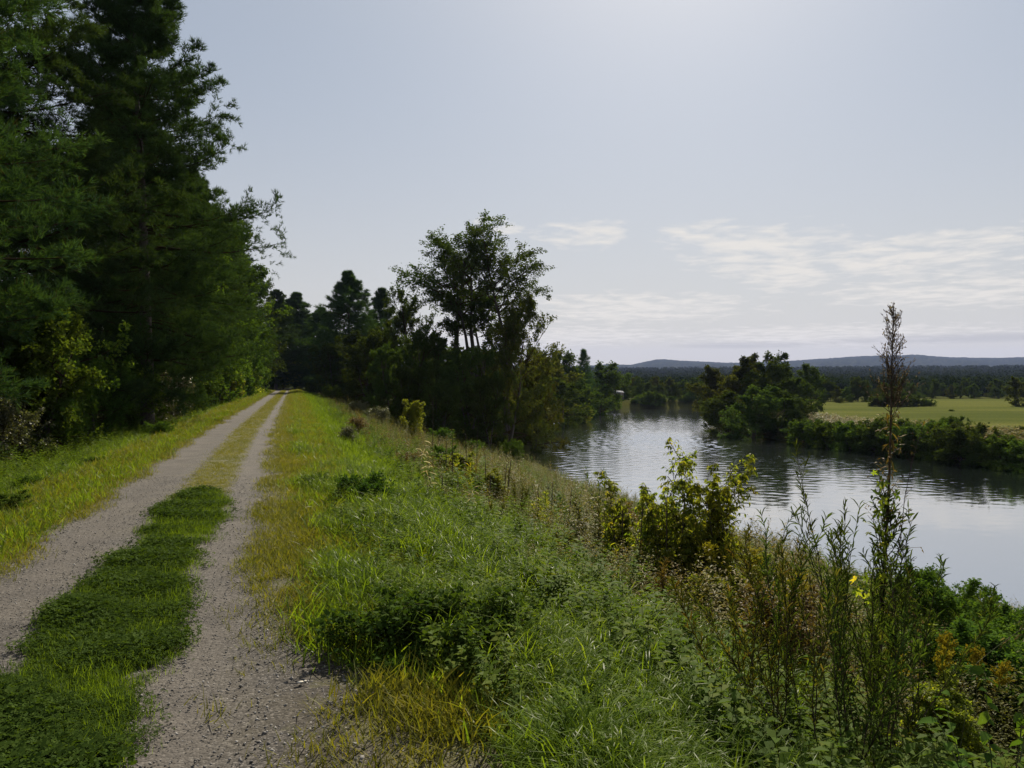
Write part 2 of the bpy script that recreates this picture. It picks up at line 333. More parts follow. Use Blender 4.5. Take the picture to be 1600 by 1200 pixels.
def water_mat():
    m, nt, out = newmat('river_water')
    tc = N(nt, 'ShaderNodeTexCoord'); O = tc.outputs['Object']
    mp = N(nt, 'ShaderNodeMapping'); mp.inputs['Scale'].default_value = (0.6, 1.0, 1); nt.links.new(O, mp.inputs[0])
    a = N(nt, 'ShaderNodeTexNoise', i_Scale=5.5, i_Detail=3); b = N(nt, 'ShaderNodeTexNoise', i_Scale=1.4, i_Detail=4); w = N(nt, 'ShaderNodeTexNoise', i_Scale=0.045, i_Detail=3)
    nt.links.new(mp.outputs[0], a.inputs['Vector']); nt.links.new(mp.outputs[0], b.inputs['Vector']); nt.links.new(O, w.inputs['Vector'])
    sp = N(nt, 'ShaderNodeSeparateXYZ'); nt.links.new(O, sp.inputs[0])
    # breeze over the middle reach, sheltered water near the close bank
    far = M(nt, 'DIVIDE', M(nt, 'SUBTRACT', sp.outputs[1], 44), 22, clamp=True)
    far = M(nt, 'SUBTRACT', far, M(nt, 'MULTIPLY', M(nt, 'DIVIDE', M(nt, 'SUBTRACT', sp.outputs[1], 105), 40, clamp=True), 0.45))
    gust = M(nt, 'MULTIPLY', M(nt, 'ADD', M(nt, 'MULTIPLY', far, 0.85), 0.10), M(nt, 'ADD', M(nt, 'MULTIPLY', M(nt, 'SUBTRACT', w.outputs[0], 0.36), 2.6, clamp=True), 0.35))
    h = M(nt, 'ADD', M(nt, 'MULTIPLY', a.outputs[0], 0.20), M(nt, 'MULTIPLY', b.outputs[0], 0.55))
    bm = N(nt, 'ShaderNodeBump', i_Distance=0.06); nt.links.new(M(nt, 'MULTIPLY', gust, 1.0), bm.inputs['Strength']); nt.links.new(h, bm.inputs['Height'])
    p = N(nt, 'ShaderNodeBsdfPrincipled', i_Roughness=0.06); p.inputs['Base Color'].default_value = (0.012, 0.017, 0.016, 1); p.inputs['IOR'].default_value = 1.34
    p.inputs['Roughness'].default_value = 0.10
    nt.links.new(bm.outputs[0], p.inputs['Normal'])
    g = N(nt, 'ShaderNodeBsdfGlossy'); g.inputs['Color'].default_value = (.95, .95, .95, 1); g.inputs['Roughness'].default_value = 0.035; nt.links.new(bm.outputs[0], g.inputs['Normal'])
    mx = N(nt, 'ShaderNodeMixShader'); mx.inputs[0].default_value = 0.70; nt.links.new(p.outputs[0], mx.inputs[1]); nt.links.new(g.outputs[0], mx.inputs[2])
    nt.links.new(mx.outputs[0], out.inputs[0]); return m
def field_mat():
    m, nt, out = newmat('hay_field')
    tc = N(nt, 'ShaderNodeTexCoord'); O = tc.outputs['Object']
    a = N(nt, 'ShaderNodeTexNoise', i_Scale=0.08, i_Detail=6); b = N(nt, 'ShaderNodeTexNoise', i_Scale=2.5, i_Detail=6)
    mp = N(nt, 'ShaderNodeMapping'); mp.inputs['Scale'].default_value = (0.25, 1.6, 1); nt.links.new(O, mp.inputs[0])
    nt.links.new(mp.outputs[0], a.inputs['Vector']); nt.links.new(O, b.inputs['Vector'])
    c1 = ramp(nt, a.outputs[0], [(0.35, (0.065, 0.078, 0.024)), (0.65, (0.11, 0.115, 0.035))])
    c2 = ramp(nt, b.outputs[0], [(0.3, (0.7, 0.7, 0.7)), (0.7, (1.2, 1.2, 1.1))])
    col = mixc(nt, 1.0, c1, c2, 'MULTIPLY')
    p = N(nt, 'ShaderNodeBsdfPrincipled', i_Roughness=0.9); p.inputs['Specular IOR Level'].default_value = 0.0; nt.links.new(col, p.inputs['Base Color'])
    bm = N(nt, 'ShaderNodeBump', i_Strength=0.8, i_Distance=0.2); nt.links.new(b.outputs[0], bm.inputs['Height']); nt.links.new(bm.outputs[0], p.inputs['Normal'])
    nt.links.new(p.outputs[0], out.inputs[0]); return m
def struct(o, kind='structure'): o['kind'] = kind; return o

# ------------------------------------------------------------------ setting: ground, path, river, field, hills
def grid_faces(nx, ny):
    i = np.arange(nx * ny).reshape(ny, nx)
    return np.stack([i[:-1, :-1], i[:-1, 1:], i[1:, 1:], i[1:, :-1]], -1).reshape(-1, 4)
s = np.linspace(-1, 1, 560); k = 9.0; xs = np.sinh(s * math.asinh(7000 / k)) * k
t0 = math.asinh(-60 / k) / math.asinh(7000 / k)
s = np.linspace(t0, 1, 420); ys = np.sinh(s * math.asinh(7000 / k)) * k
# shift the dense part towards the path and embankment
GX, GY = np.meshgrid(xs, ys); 
GXs = GX + np.where(np.abs(GX) < 3000, -0.0, 0)
GZ = hterr(GXs, GY)
terr = Acc().add(np.stack([GXs, GY, GZ], -1).reshape(-1, 3), grid_faces(len(xs), len(ys))).build('ground', ground_mat(), smooth=True); struct(terr)
ny = 420; yy = np.concatenate([np.linspace(-3, 12, 150), np.linspace(12.1, 60, 130), np.linspace(61, 185, 125)])
nx = 26
VL = -2.85 + 0.12 * np.sin(yy * 2.1) * np.sin(yy * .63 + 1)
VRt = 0.22 + 1.15 * sm((7.2 - yy) / 3.6) + 0.08 * np.sin(yy * 1.7 + 1) * np.sin(yy * .7)
u = np.linspace(0, 1, nx)
PV = VL[:, None] * (1 - u) + VRt[:, None] * u; PY = np.repeat(yy[:, None], nx, 1); PX = PV - 0.3 * PY - bend(PY)
hollow = -0.02 * (np.exp(-((PV + 2.2) / .35) ** 2) + np.exp(-((PV + .5) / .3) ** 2)) + 0.0
PZ = 0.030 + hollow
path = Acc().add(np.stack([PX, PY, PZ], -1).reshape(-1, 3), grid_faces(nx, len(yy))).build('gravel_path', gravel_mat(), smooth=True); struct(path)
ps = 6.0
rx = np.concatenate([[-25, -12], np.linspace(-4, 56, 250), np.linspace(58, 330, 40)]); ry = np.concatenate([np.linspace(-150, 16, 30), np.linspace(17, 38, 60), np.linspace(38.15, 110, 520), np.linspace(110.3, 200, 280)])
RX, RY = np.meshgrid(rx, ry); rw = np.random.default_rng(12); RZ = np.zeros(RX.shape)
for i_ in range(60):
    wl = .45 * (1.9 / .45) ** rw.random(); th_ = rw.normal() * 1.0 + 1.45; kk = 2 * pi / wl; amp = wl ** .9 * .0015
    RZ += amp * np.sin(kk * (np.cos(th_) * RX + np.sin(th_) * RY) + rw.random() * 6.28 + 1.5 * np.sin(RX * .11 + i_) + 1.2 * np.sin(RY * .09 + 2 * i_))
gst = sm((RY - 38) / 26) * (.55 + .75 * pn_w(RX, RY)) * (1 - .35 * sm((RY - 110) / 50)) + .05
brz = np.exp(-(((RX - 18) / 9) ** 2 + ((RY - 92) / 17) ** 2) * 1.2); chop = np.zeros(RX.shape)
for i_ in range(24):
    wl = .45 * (1.1 / .45) ** rw.random(); th_ = rw.normal() * .8 + 1.5; kk = 2 * pi / wl; chop += np.sin(kk * (np.cos(th_) * RX + np.sin(th_) * RY) + rw.random() * 6.28 + 2 * np.sin(RX * .4 + i_)) * wl
RZ += chop * .0085 * brz
gst *= sm((RX + 3) / 4) * sm((56 - RX) / 4)
river = Acc().add(np.stack([RX, RY, WZ + RZ * gst], -1).reshape(-1, 3), grid_faces(len(rx), len(ry))).build('river', water_mat(), smooth=True); struct(river)
def field(name, y0, y1, pl, pr, zo):
    n1, n2 = 90, 30
    acc = Acc(); yv = np.linspace(y0, y1, n2)
    U = np.linspace(0, 1, n1)
    X = np.stack([P2(pl(y), y) * (1 - U) + P2(pr, y) * U for y in yv]); Y = np.repeat(yv[:, None], n1, 1)
    dF = segdist(X, Y, FSEG)
    Z = hterr(X, Y) * 0 + FZ + zo
    ok = ((dF > 7) & (~inpoly(X, Y, POLY)))
    F = grid_faces(n1, n2); okf = ok.ravel()[F].all(1)
    acc.add(np.stack([X, Y, Z], -1).reshape(-1, 3), F[okf])
    return struct(acc.build(name, MT['field']))
MT['field'] = field_mat()
field('field', 80, 205, lambda y: 1235 + 40 * math.sin(y * .1), 2500, 0.12)
# wooded hills on the horizon
prof = np.array([(-1200, 560), (0, 566), (400, 560), (700, 572), (900, 573), (950, 570), (985, 571), (1030, 563), (1080, 565), (1130, 567.5), (1200, 567), (1280, 562), (1330, 558), (1430, 556), (1480, 559), (1530, 560), (1600, 560), (1800, 556), (2200, 562), (3200, 560)], float)
hp = np.linspace(-1000, 3000, 1300); rr = np.concatenate([np.linspace(2300, 4800, 34), np.linspace(4900, 6200, 8)])
rng = np.random.default_rng(5)
HY = np.interp(hp, prof[:, 0], prof[:, 1])
T = np.clip((rr - 2300) / 2500, 0, 1); dn = np.clip((rr - 4800) / 1400, 0, 1)
XX = ((hp - 800) / FX)[None, :] * rr[:, None]; YY = np.repeat(rr[:, None], len(hp), 1)
ztop = (HOR - HY)[None, :] / FX * 4800
lmp = (np.sin(hp / 31)[None, :] * np.sin(rr / 210)[:, None] + np.sin(hp / 13 + 1)[None, :] * np.sin(rr / 130 + 2)[:, None] * .6) * 9
ZZ = 22 + (ztop - 22) * (sm(T) ** 1.3)[:, None] * (1 - dn[:, None] * .6) + lmp * (T * (1 - T) * 3)[:, None] + rng.random(XX.shape) * 5.0
# second, nearer ridge
hills = Acc().add(np.stack([XX, YY, ZZ], -1).reshape(-1, 3), grid_faces(len(hp), len(rr)), rng.random(XX.size) * .9 + .05).build('hills', MT['forest']); struct(hills)

# ------------------------------------------------------------------ labelled things
def thing(name, label, cat, loc, rz=0, group=None, scale=1.0):
    o = bpy.data.objects.new(name, None); COL.objects.link(o); o.location = loc; o.rotation_euler = (0, 0, rz)
    o.scale = (scale,) * 3 if not isinstance(scale, tuple) else scale
    o.empty_display_size = 0.3
    o['label'] = label; o['category'] = cat
    if group: o['group'] = group
    return o
def stuff(o, label, cat): o['kind'] = 'stuff'; o['label'] = label; o['category'] = cat; return o

# ------------------------------------------------------------------ tree growth
def sample(poly, t):
    """poly (N,k,3), t (N,m) -> points, tangents"""
    k = poly.shape[1]; f = t * (k - 1); i = np.clip(f.astype(int), 0, k - 2); w = (f - i)[..., None]
    n = np.arange(poly.shape[0])[:, None]
    a = poly[n, i]; b = poly[n, i + 1]
    return a * (1 - w) + b * w, norm(b - a)
def spawn(rng, poly, length, m, tmin, tmax, lf, ang, up, wob, k=5, flat=0.0, taper=0.5, stag=True):
    n = poly.shape[0]
    t = np.linspace(tmin, tmax, m)[None, :] + (rng.random((n, m)) - .5) * (tmax - tmin) / m * (1 if m > 1 else 0)
    p, tg = sample(poly, np.clip(t, 0, 1))
    p = p.reshape(-1, 3); tg = tg.reshape(-1, 3); tt = t.ravel()
    rv = rng.normal(size=p.shape); rv[:, 2] *= (1 - flat)
    perp = norm(rv - (rv * tg).sum(-1, keepdims=True) * tg)
    a = ang * (0.7 + 0.6 * rng.random((len(p), 1)))
    d = norm(tg * np.cos(a) + perp * np.sin(a) + np.array([0, 0, up]))
    L = (np.repeat(length, m) * lf * (1 - taper * (tt - tmin) / max(1e-6, tmax - tmin)) * (0.65 + 0.7 * rng.random(len(p))))
    return walk(rng, p, d, L, k, wob, up * .5), L, tt
def walk(rng, p, d, L, k, wob, up):
    P = [p]; dd = d
    for j in range(k - 1):
        dd = norm(dd + rng.normal(size=d.shape) * wob + np.array([0, 0, up * .35]))
        P.append(P[-1] + dd * (L / (k - 1))[:, None])
    return np.stack(P, 1)
LEAF = Tpl().add([(0, 0, 0), (.5, .35, .10), (0, 1, -.05), (-.5, .35, .10)], [(0, 1, 2, 3)], 0.5).fin()
def needle_tuft(rng, n, w):
    t = Tpl()
    for i in range(n):
        a = rng.random() * 2 * pi; c = 0.25 + 0.75 * rng.random(); l = 0.75 + .35 * rng.random()
        d = np.array([cos(a) * sin(c), cos(c), sin(a) * sin(c)]); sd = norm(np.cross(d, rng.normal(size=3)))
        b = np.array([0, rng.random() * .35, 0])
        t.add([b - sd * w, b + sd * w, b + d * l + sd * w * .2, b + d * l - sd * w * .2], [(0, 1, 2, 3)], rng.random())
    return t.fin()
def put_leaves(acc, rng, tw, per, size, aspect, spread, droop, clump, tmin=0.15, upn=1.0):
    n = tw.shape[0]
    t = tmin + (1 - tmin) * rng.random((n, per)); p, tg = sample(tw, t)
    p = p.reshape(-1, 3) + rng.normal(size=(n * per, 3)) * spread; tg = tg.reshape(-1, 3)
    d = norm(tg * .6 + rng.normal(size=p.shape) * .7 + np.array([0, 0, -droop]))
    up = rng.normal(size=p.shape) * .55 + np.array([0, 0, upn])
    R = basis(d, up); sz = size * (0.6 + .8 * rng.random(len(p)))
    S = np.stack([sz * aspect, sz, sz], -1)
    cl = np.repeat(clump, per)
    stamp(acc, LEAF, p, R, S, np.clip(.6 * cl + .4 * rng.random(len(p)), .05, 1), 1.0)
def broadleaf(seed, H, R, mat, stems=1, hb=.3, n1=13, n2=8, n3=7, per=34, leaf=.13, e0=20, e1=70, lean=.05, spread=.10, droop=.25, shape='round', name='tree', stemspread=.0, top=0.95, wob=.16, tr=None, aspect=.75, fork=False, split=True, flat=0.0):
    """returns trunk & crown meshes (as objects to be parented)"""
    rng = np.random.default_rng(seed)
    wood = Acc(); crown = Acc()
    base = np.zeros((stems, 3)); az = rng.random(stems) * 2 * pi + np.arange(stems) * 2 * pi / stems
    base[:, 0] = np.cos(az) * stemspread * .15; base[:, 1] = np.sin(az) * stemspread * .15
    d0 = norm(np.stack([np.cos(az) * (stemspread * .5 + lean), np.sin(az) * (stemspread * .5 + lean), np.ones(stems)], -1))
    L0 = H * top * (0.8 + .2 * rng.random(stems)); L0[0] = H * top
    tk = walk(rng, base, d0, L0, 12, .05, .12)
    tr = tr or H * .017
    tubes(wood, tk, (tr * (1 - .85 * np.linspace(0, 1, 12)))[None] * np.linspace(1, .8, stems)[:, None], 0.0, 7)
    # limbs
    m = n1; t = np.linspace(hb, 0.98, m)[None] + (rng.random((stems, m)) - .5) * .04
    p, tg = sample(tk, np.clip(t, 0, .99)); tt = (t - hb) / (1 - hb); p = p.reshape(-1, 3); tt = np.clip(tt.ravel(), 0, 1)
    a = np.arange(len(p)) * 2.39996 + rng.random(len(p)) * .9; e = np.radians(e0 + (e1 - e0) * tt + rng.normal(size=len(p)) * 9)
    d = np.stack([np.cos(a) * np.cos(e), np.sin(a) * np.cos(e), np.sin(e)], -1)
    prof = {'round': np.sqrt(np.clip(1 - ((tt - .35) / .75) ** 2, .05, 1)), 'cone': 1 - .85 * tt, 'vase': .45 + .55 * np.sin(np.clip(tt * 1.2, 0, 1) * pi * .7), 'open': np.sqrt(np.clip(1 - ((tt - .5) / .62) ** 2, .08, 1))}[shape]
    L1 = R * prof * (0.75 + .5 * rng.random(len(p)))
    l1 = walk(rng, p, d, L1, 7, wob, .1)
    rr1 = np.clip(L1 * .018, .008, tr * .6)
    tubes(wood if not split else crown, l1, rr1[:, None] * (1 - .8 * np.linspace(0, 1, 7))[None], 0.0, 5)
    l2, L2, _ = spawn(rng, l1, L1, n2, .22, 1.0, .5, .75, .12 * (1 - flat), .16, 5, flat=flat)
    tubes(crown, l2, np.clip(L2 * .012, .004, .05)[:, None] * (1 - .8 * np.linspace(0, 1, 5))[None], 0.0, 3)
    l3, L3, _ = spawn(rng, l2, L2, n3, .15, 1.0, .55, .8, .08 * (1 - flat), .2, 4, flat=flat)
    L3 = np.maximum(L3, .1)
    tubes(crown, l3, np.full((len(l3), 4), max(.003, leaf * .03)), 0.0, 3)
    cl1 = rng.random(len(l1)); clump = np.clip(np.repeat(cl1, n2 * n3) * .5 + np.repeat(rng.random(len(l2)), n3) * .3 + .2 * rng.random(len(l3)), 0, 1)
    put_leaves(crown, rng, l3, per, leaf, aspect, spread, droop, clump)
    return wood, crown
def conifer(seed, H, R, dh=.8, limb_n=6, n2=12, n3=5, tufts=4, tl=.14, hb=.12, need=9):
    rng = np.random.default_rng(seed); wood = Acc(); crown = Acc()
    tk = walk(rng, np.zeros((1, 3)), np.array([[.01, .01, 1.]]), np.array([H]), 14, .012, .05)
    tr = H * .016; tubes(wood, tk, (tr * (1 - .93 * np.linspace(0, 1, 14)))[None], 0, 8)
    hs = np.arange(hb * H, H * .985, dh); n = len(hs) * limb_n
    t = np.repeat(hs / H, limb_n) + rng.normal(size=n) * .005; t = np.clip(t, 0, .995)
    p, _ = sample(tk, t[None]); p = p[0]
    a = np.arange(n) * (2 * pi / limb_n) + np.repeat(rng.random(len(hs)) * 6.28, limb_n) + rng.normal(size=n) * .25
    tt = (t - hb) / (1 - hb)
    prof = np.interp(tt, [0, .12, .35, .6, .85, 1], [.75, .95, 1.0, .78, .38, .07])
    L = R * prof * (.6 + .55 * rng.random(n)) * np.repeat(.7 + .45 * rng.random(len(hs)), limb_n)
    e = np.radians(np.interp(tt, [0, .4, .8, 1], [-4, 8, 26, 60]) + rng.normal(size=n) * 6)
    d = np.stack([np.cos(a) * np.cos(e), np.sin(a) * np.cos(e), np.sin(e)], -1)
    k = 8; P = [p]; dd = d
    for j in range(k - 1):
        dd = norm(dd + rng.normal(size=d.shape) * .06 + np.array([0, 0, -.05 if j < 3 else .10])); P.append(P[-1] + dd * (L / (k - 1))[:, None])
    l1 = np.stack(P, 1)
    tubes(crown, l1, np.clip(L * .011, .008, .07)[:, None] * (1 - .85 * np.linspace(0, 1, k))[None], 0.0, 4)
    l2, L2, t2 = spawn(rng, l1, L, n2, .22, 1.0, .34, .85, .06, .10, 4, flat=.85, taper=.6)
    l3, L3, t3 = spawn(rng, l2, L2, n3, .1, 1.0, .45, .7, .12, .1, 3, flat=.7)
    nn = len(l3); tv = np.clip(.1 + .95 * rng.random((nn, tufts)), 0, 1); pp, tg = sample(l3, tv)
    m = nn * tufts; pp = pp.reshape(-1, 3) + rng.normal(size=(m, 3)) * np.array([.07, .07, .02]); tg = tg.reshape(-1, 3)
    dd = norm(tg + rng.normal(size=pp.shape) * .35 + np.array([0, 0, .30])); B = basis(dd, rng.normal(size=pp.shape))
    sz = tl * (.7 + .6 * rng.random(m)); r3 = lambda q, c: np.repeat(q, c)
    cl = np.clip(r3(rng.random(n), n2 * n3 * tufts) * .35 + r3(rng.random(n * n2), n3 * tufts) * .3 + .35 * rng.random(m), .05, 1)
    tp = [needle_tuft(rng, need, .045) for _ in range(3)]; w = rng.integers(0, 3, m)
    for q in range(3):
        mm = w == q; stamp(crown, tp[q], pp[mm], B[mm], sz[mm], cl[mm], .7)
    return wood, crown
PROTO = {}
def proto(key, fn, wmat, cmat):
    PROTO[key] = (fn, wmat, cmat, None)
def plant(key, name, label, cat, x, y, z=None, rz=0.0, scale=1.0, group=None, trunk='trunk', crown='crown', zoff=-.05):
    fn, wm, cm, cached = PROTO[key]
    if z is None: z = float(hterr(np.array([x]), np.array([y]))[0])
    r = thing(name, label, cat, (x, y, z + zoff), rz, group, scale)
    if cached is None:
        w, c = fn()
        a = w.build(trunk, wm, r, True); b = c.build(crown, cm, r)
        PROTO[key] = (fn, wm, cm, (a.data, b.data))
    else:
        for nm, me in ((trunk, cached[0]), (crown, cached[1])):
            o = bpy.data.objects.new(nm, me); COL.objects.link(o); o.parent = r
    return r
B_, NL = MT['bark'], MT['needles']
proto('pineA', lambda: conifer(1, 20, 5.8, .82, 8, 16, 6, 5, .19), B_, NL)
proto('pineB', lambda: conifer(2, 20, 5.4, .78, 8, 14, 6, 5, .19, .10), B_, NL)
proto('pineC', lambda: conifer(9, 15, 4.6, .7, 7, 11, 4, 4, .32, .08, 7), B_, NL)
proto('maple', lambda: broadleaf(3, 17, 4.6, MT['leaf_mid'], hb=.12, n1=26, n2=8, n3=7, per=26, leaf=.17, e0=8, e1=70), B_, MT['leaf_mid'])
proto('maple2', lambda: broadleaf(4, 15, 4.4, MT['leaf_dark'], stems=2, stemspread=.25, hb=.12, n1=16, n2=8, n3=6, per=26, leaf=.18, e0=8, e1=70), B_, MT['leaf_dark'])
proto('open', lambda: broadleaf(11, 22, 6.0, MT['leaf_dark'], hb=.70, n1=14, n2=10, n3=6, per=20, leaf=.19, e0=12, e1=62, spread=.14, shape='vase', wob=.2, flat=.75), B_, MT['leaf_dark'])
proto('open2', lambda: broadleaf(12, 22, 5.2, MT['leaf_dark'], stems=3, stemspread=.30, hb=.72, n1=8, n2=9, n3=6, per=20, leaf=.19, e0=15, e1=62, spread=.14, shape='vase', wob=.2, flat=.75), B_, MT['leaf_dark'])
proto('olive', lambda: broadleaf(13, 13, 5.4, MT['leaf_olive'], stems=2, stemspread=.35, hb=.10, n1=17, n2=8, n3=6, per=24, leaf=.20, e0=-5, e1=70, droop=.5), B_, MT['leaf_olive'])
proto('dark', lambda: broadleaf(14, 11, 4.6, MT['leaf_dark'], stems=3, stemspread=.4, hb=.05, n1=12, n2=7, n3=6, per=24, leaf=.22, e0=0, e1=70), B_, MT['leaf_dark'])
proto('bushG', lambda: broadleaf(15, 3.2, 1.5, MT['leaf_mid'], stems=5, stemspread=.8, hb=.08, n1=9, n2=6, n3=5, per=16, leaf=.09, e0=0, e1=65, spread=.06), B_, MT['leaf_mid'])
proto('bushY', lambda: broadleaf(16, 3.2, 1.0, MT['leaf_bright'], stems=4, stemspread=.3, hb=.05, n1=10, n2=6, n3=5, per=14, leaf=.10, e0=20, e1=75, spread=.06), B_, MT['leaf_bright'])
proto('bushS', lambda: broadleaf(17, 2.2, 1.2, MT['leaf_grey'], stems=6, stemspread=.8, hb=.1, n1=8, n2=6, n3=4, per=14, leaf=.075, e0=0, e1=70, spread=.05), B_, MT['leaf_grey'])
proto('farR', lambda: broadleaf(18, 9, 3.4, MT['leaf_dark'], stems=2, stemspread=.3, hb=.08, n1=12, n2=7, n3=5, per=16, leaf=.26, e0=0, e1=70, spread=.15), B_, MT['leaf_dark'])
proto('farO', lambda: broadleaf(19, 9, 3.2, MT['leaf_olive'], stems=2, stemspread=.4, hb=.08, n1=12, n2=7, n3=5, per=16, leaf=.26, e0=0, e1=70, spread=.15), B_, MT['leaf_olive'])
proto('farM', lambda: broadleaf(20, 9, 2.8, MT['leaf_mid'], stems=1, hb=.12, n1=18, n2=7, n3=4, per=16, leaf=.26, e0=5, e1=70, spread=.15), B_, MT['leaf_dark'])
proto('farP', lambda: conifer(21, 10, 2.7, .6, 5, 6, 3, 2, .40, .08, 6), B_, NL)
proto('bankB', lambda: broadleaf(22, 2.6, 1.7, MT['leaf_mid'], stems=7, stemspread=1.1, hb=.05, n1=7, n2=5, n3=4, per=12, leaf=.17, e0=-5, e1=60, spread=.08), B_, MT['leaf_mid'])
proto('bankD', lambda: broadleaf(23, 2.6, 1.7, MT['leaf_dark'], stems=7, stemspread=1.0, hb=.05, n1=7, n2=5, n3=4, per=14, leaf=.16, e0=-5, e1=60, spread=.08), B_, MT['leaf_dark'])
def LV(v, Y): return v - .3 * Y - float(bend(np.array(float(Y))))
# --- left side
left = [
 ('pineA', 'white_pine', -10.9, 19.5, 1.15, 2.3, 'huge green pine at the left edge of the photo, crown cut off by the frame'),
 ('pineB', 'white_pine', -11.3, 27.0, 1.15, 1.6, 'tall dense pine just behind the huge pine at the left edge'),
 ('pineA', 'white_pine', -6.0, 33.5, .985, 0.9, 'tall dark pine whose jagged boughs reach furthest out against the sky'),
 ('pineB', 'white_pine', -9.5, 42.0, .95, 4.1, 'dark pine behind the jagged pine, left of the track'),
 ('maple', 'broadleaf_tree', -7.2, 46.0, .80, 1.0, 'green leafy tree below the jagged pine boughs, first leafy tree of the left row'),
 ('pineB', 'white_pine', -7.6, 55.0, .88, 5.0, 'pine between the leafy trees halfway down the left side of the track'),
 ('maple2', 'broadleaf_tree', -6.8, 64.0, 1.1, 2.6, 'leafy tree with rounded top at the shoulder of the left treeline'),
 ('maple', 'broadleaf_tree', -6.4, 78.0, 1.02, 2.0, 'leafy tree just beyond the rounded shoulder tree of the left treeline'),
 ('pineA', 'white_pine', -6.2, 92.0, .86, 3.3, 'dark pine near the far end of the left treeline'),
 ('maple2', 'broadleaf_tree', -5.2, 104.0, 1.0, 4.4, 'dark leafy tree leaning over the far end of the gravel path from the left'),
 ('pineB', 'white_pine', -2.6, 124.0, .82, 5.5, 'last dark pine of the left treeline, above where the path bends'),
]
for key, nm, v, Y, sc, rz, lb in left:
    plant(key, nm, lb, 'pine tree' if 'pine' in key else 'tree', LV(v, Y), Y, rz=rz, scale=sc, group='trees along the left side of the path')
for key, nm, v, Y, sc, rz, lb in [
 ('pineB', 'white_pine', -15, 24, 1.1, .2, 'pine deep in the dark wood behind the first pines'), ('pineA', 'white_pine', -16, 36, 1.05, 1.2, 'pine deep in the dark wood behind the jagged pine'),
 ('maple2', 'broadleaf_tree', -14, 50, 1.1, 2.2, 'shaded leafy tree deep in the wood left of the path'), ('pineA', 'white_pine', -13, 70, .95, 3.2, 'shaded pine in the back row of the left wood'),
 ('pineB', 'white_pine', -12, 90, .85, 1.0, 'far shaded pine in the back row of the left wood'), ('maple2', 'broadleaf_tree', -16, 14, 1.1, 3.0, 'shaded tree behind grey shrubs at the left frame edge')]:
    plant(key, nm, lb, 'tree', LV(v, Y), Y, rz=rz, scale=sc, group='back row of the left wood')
lsh = [
 ('bushG', -7.6, 23.5, 1.2, 'lit green maple sapling in front of the pines, brightest leaves on the left'), ('bushG', -8.0, 25.0, 1.3, 'green sapling at the right foot of the brightest leafy sapling'),
 ('bushS', -8.6, 19.5, 1.05, 'grey leaved shrub with pale glints at the lower left frame edge'), ('bushS', -7.6, 21.0, .75, 'small grey leaved shrub beside the grey shrub at the frame edge'),
 ('bushG', -7.2, 29.0, .9, 'round green shrub at the foot of the dark pine trunks'), ('bushS', -6.6, 36.0, .95, 'pale grey shrub standing in sun against the dark wood'), ('bushS', -6.4, 40.0, 1.0, 'pale flowering shrub to the right of the grey shrub against the dark wood'),
 ('bushG', -6.8, 33.0, .85, 'low green shrub left of the pale grey shrub'), ('bushY', -6.2, 44.0, .8, 'yellow green shrub behind the pale flowering shrub'), ('bushG', -6.4, 50.0, 1.3, 'tall green shrub under the first leafy tree'),
 ('bushG', -5.8, 58.0, 1.5, 'tall shrub hanging towards the left verge midway down'), ('bushY', -5.4, 66.0, 1.2, 'sunlit yellow green shrub at the left verge midway down'), ('bushG', -5.4, 75.0, 1.6, 'green shrub beyond the sunlit shrub on the left verge'),
 ('bushY', -5.0, 86.0, 1.5, 'bright shrub on the left verge near the path end'), ('bushG', -4.6, 98.0, 1.5, 'last green shrub on the left verge before the bend'),
 ('bushY', -1.5, 134.0, 2.0, 'bright yellow green bush closing the view at the end of the path'), ('bushY', 1.2, 138.0, 1.6, 'smaller bright bush right of the bush at the path end'), ('bushG', -4.5, 128.0, 1.8, 'shaded shrub left of the bright bush at the path end')]
for i, (key, v, Y, sc, lb) in enumerate(lsh):
    plant(key, 'shrub', lb, 'shrub', LV(v, Y), Y, rz=i * 1.3, scale=sc, group='shrubs beside the path', trunk='stems', crown='leaves')
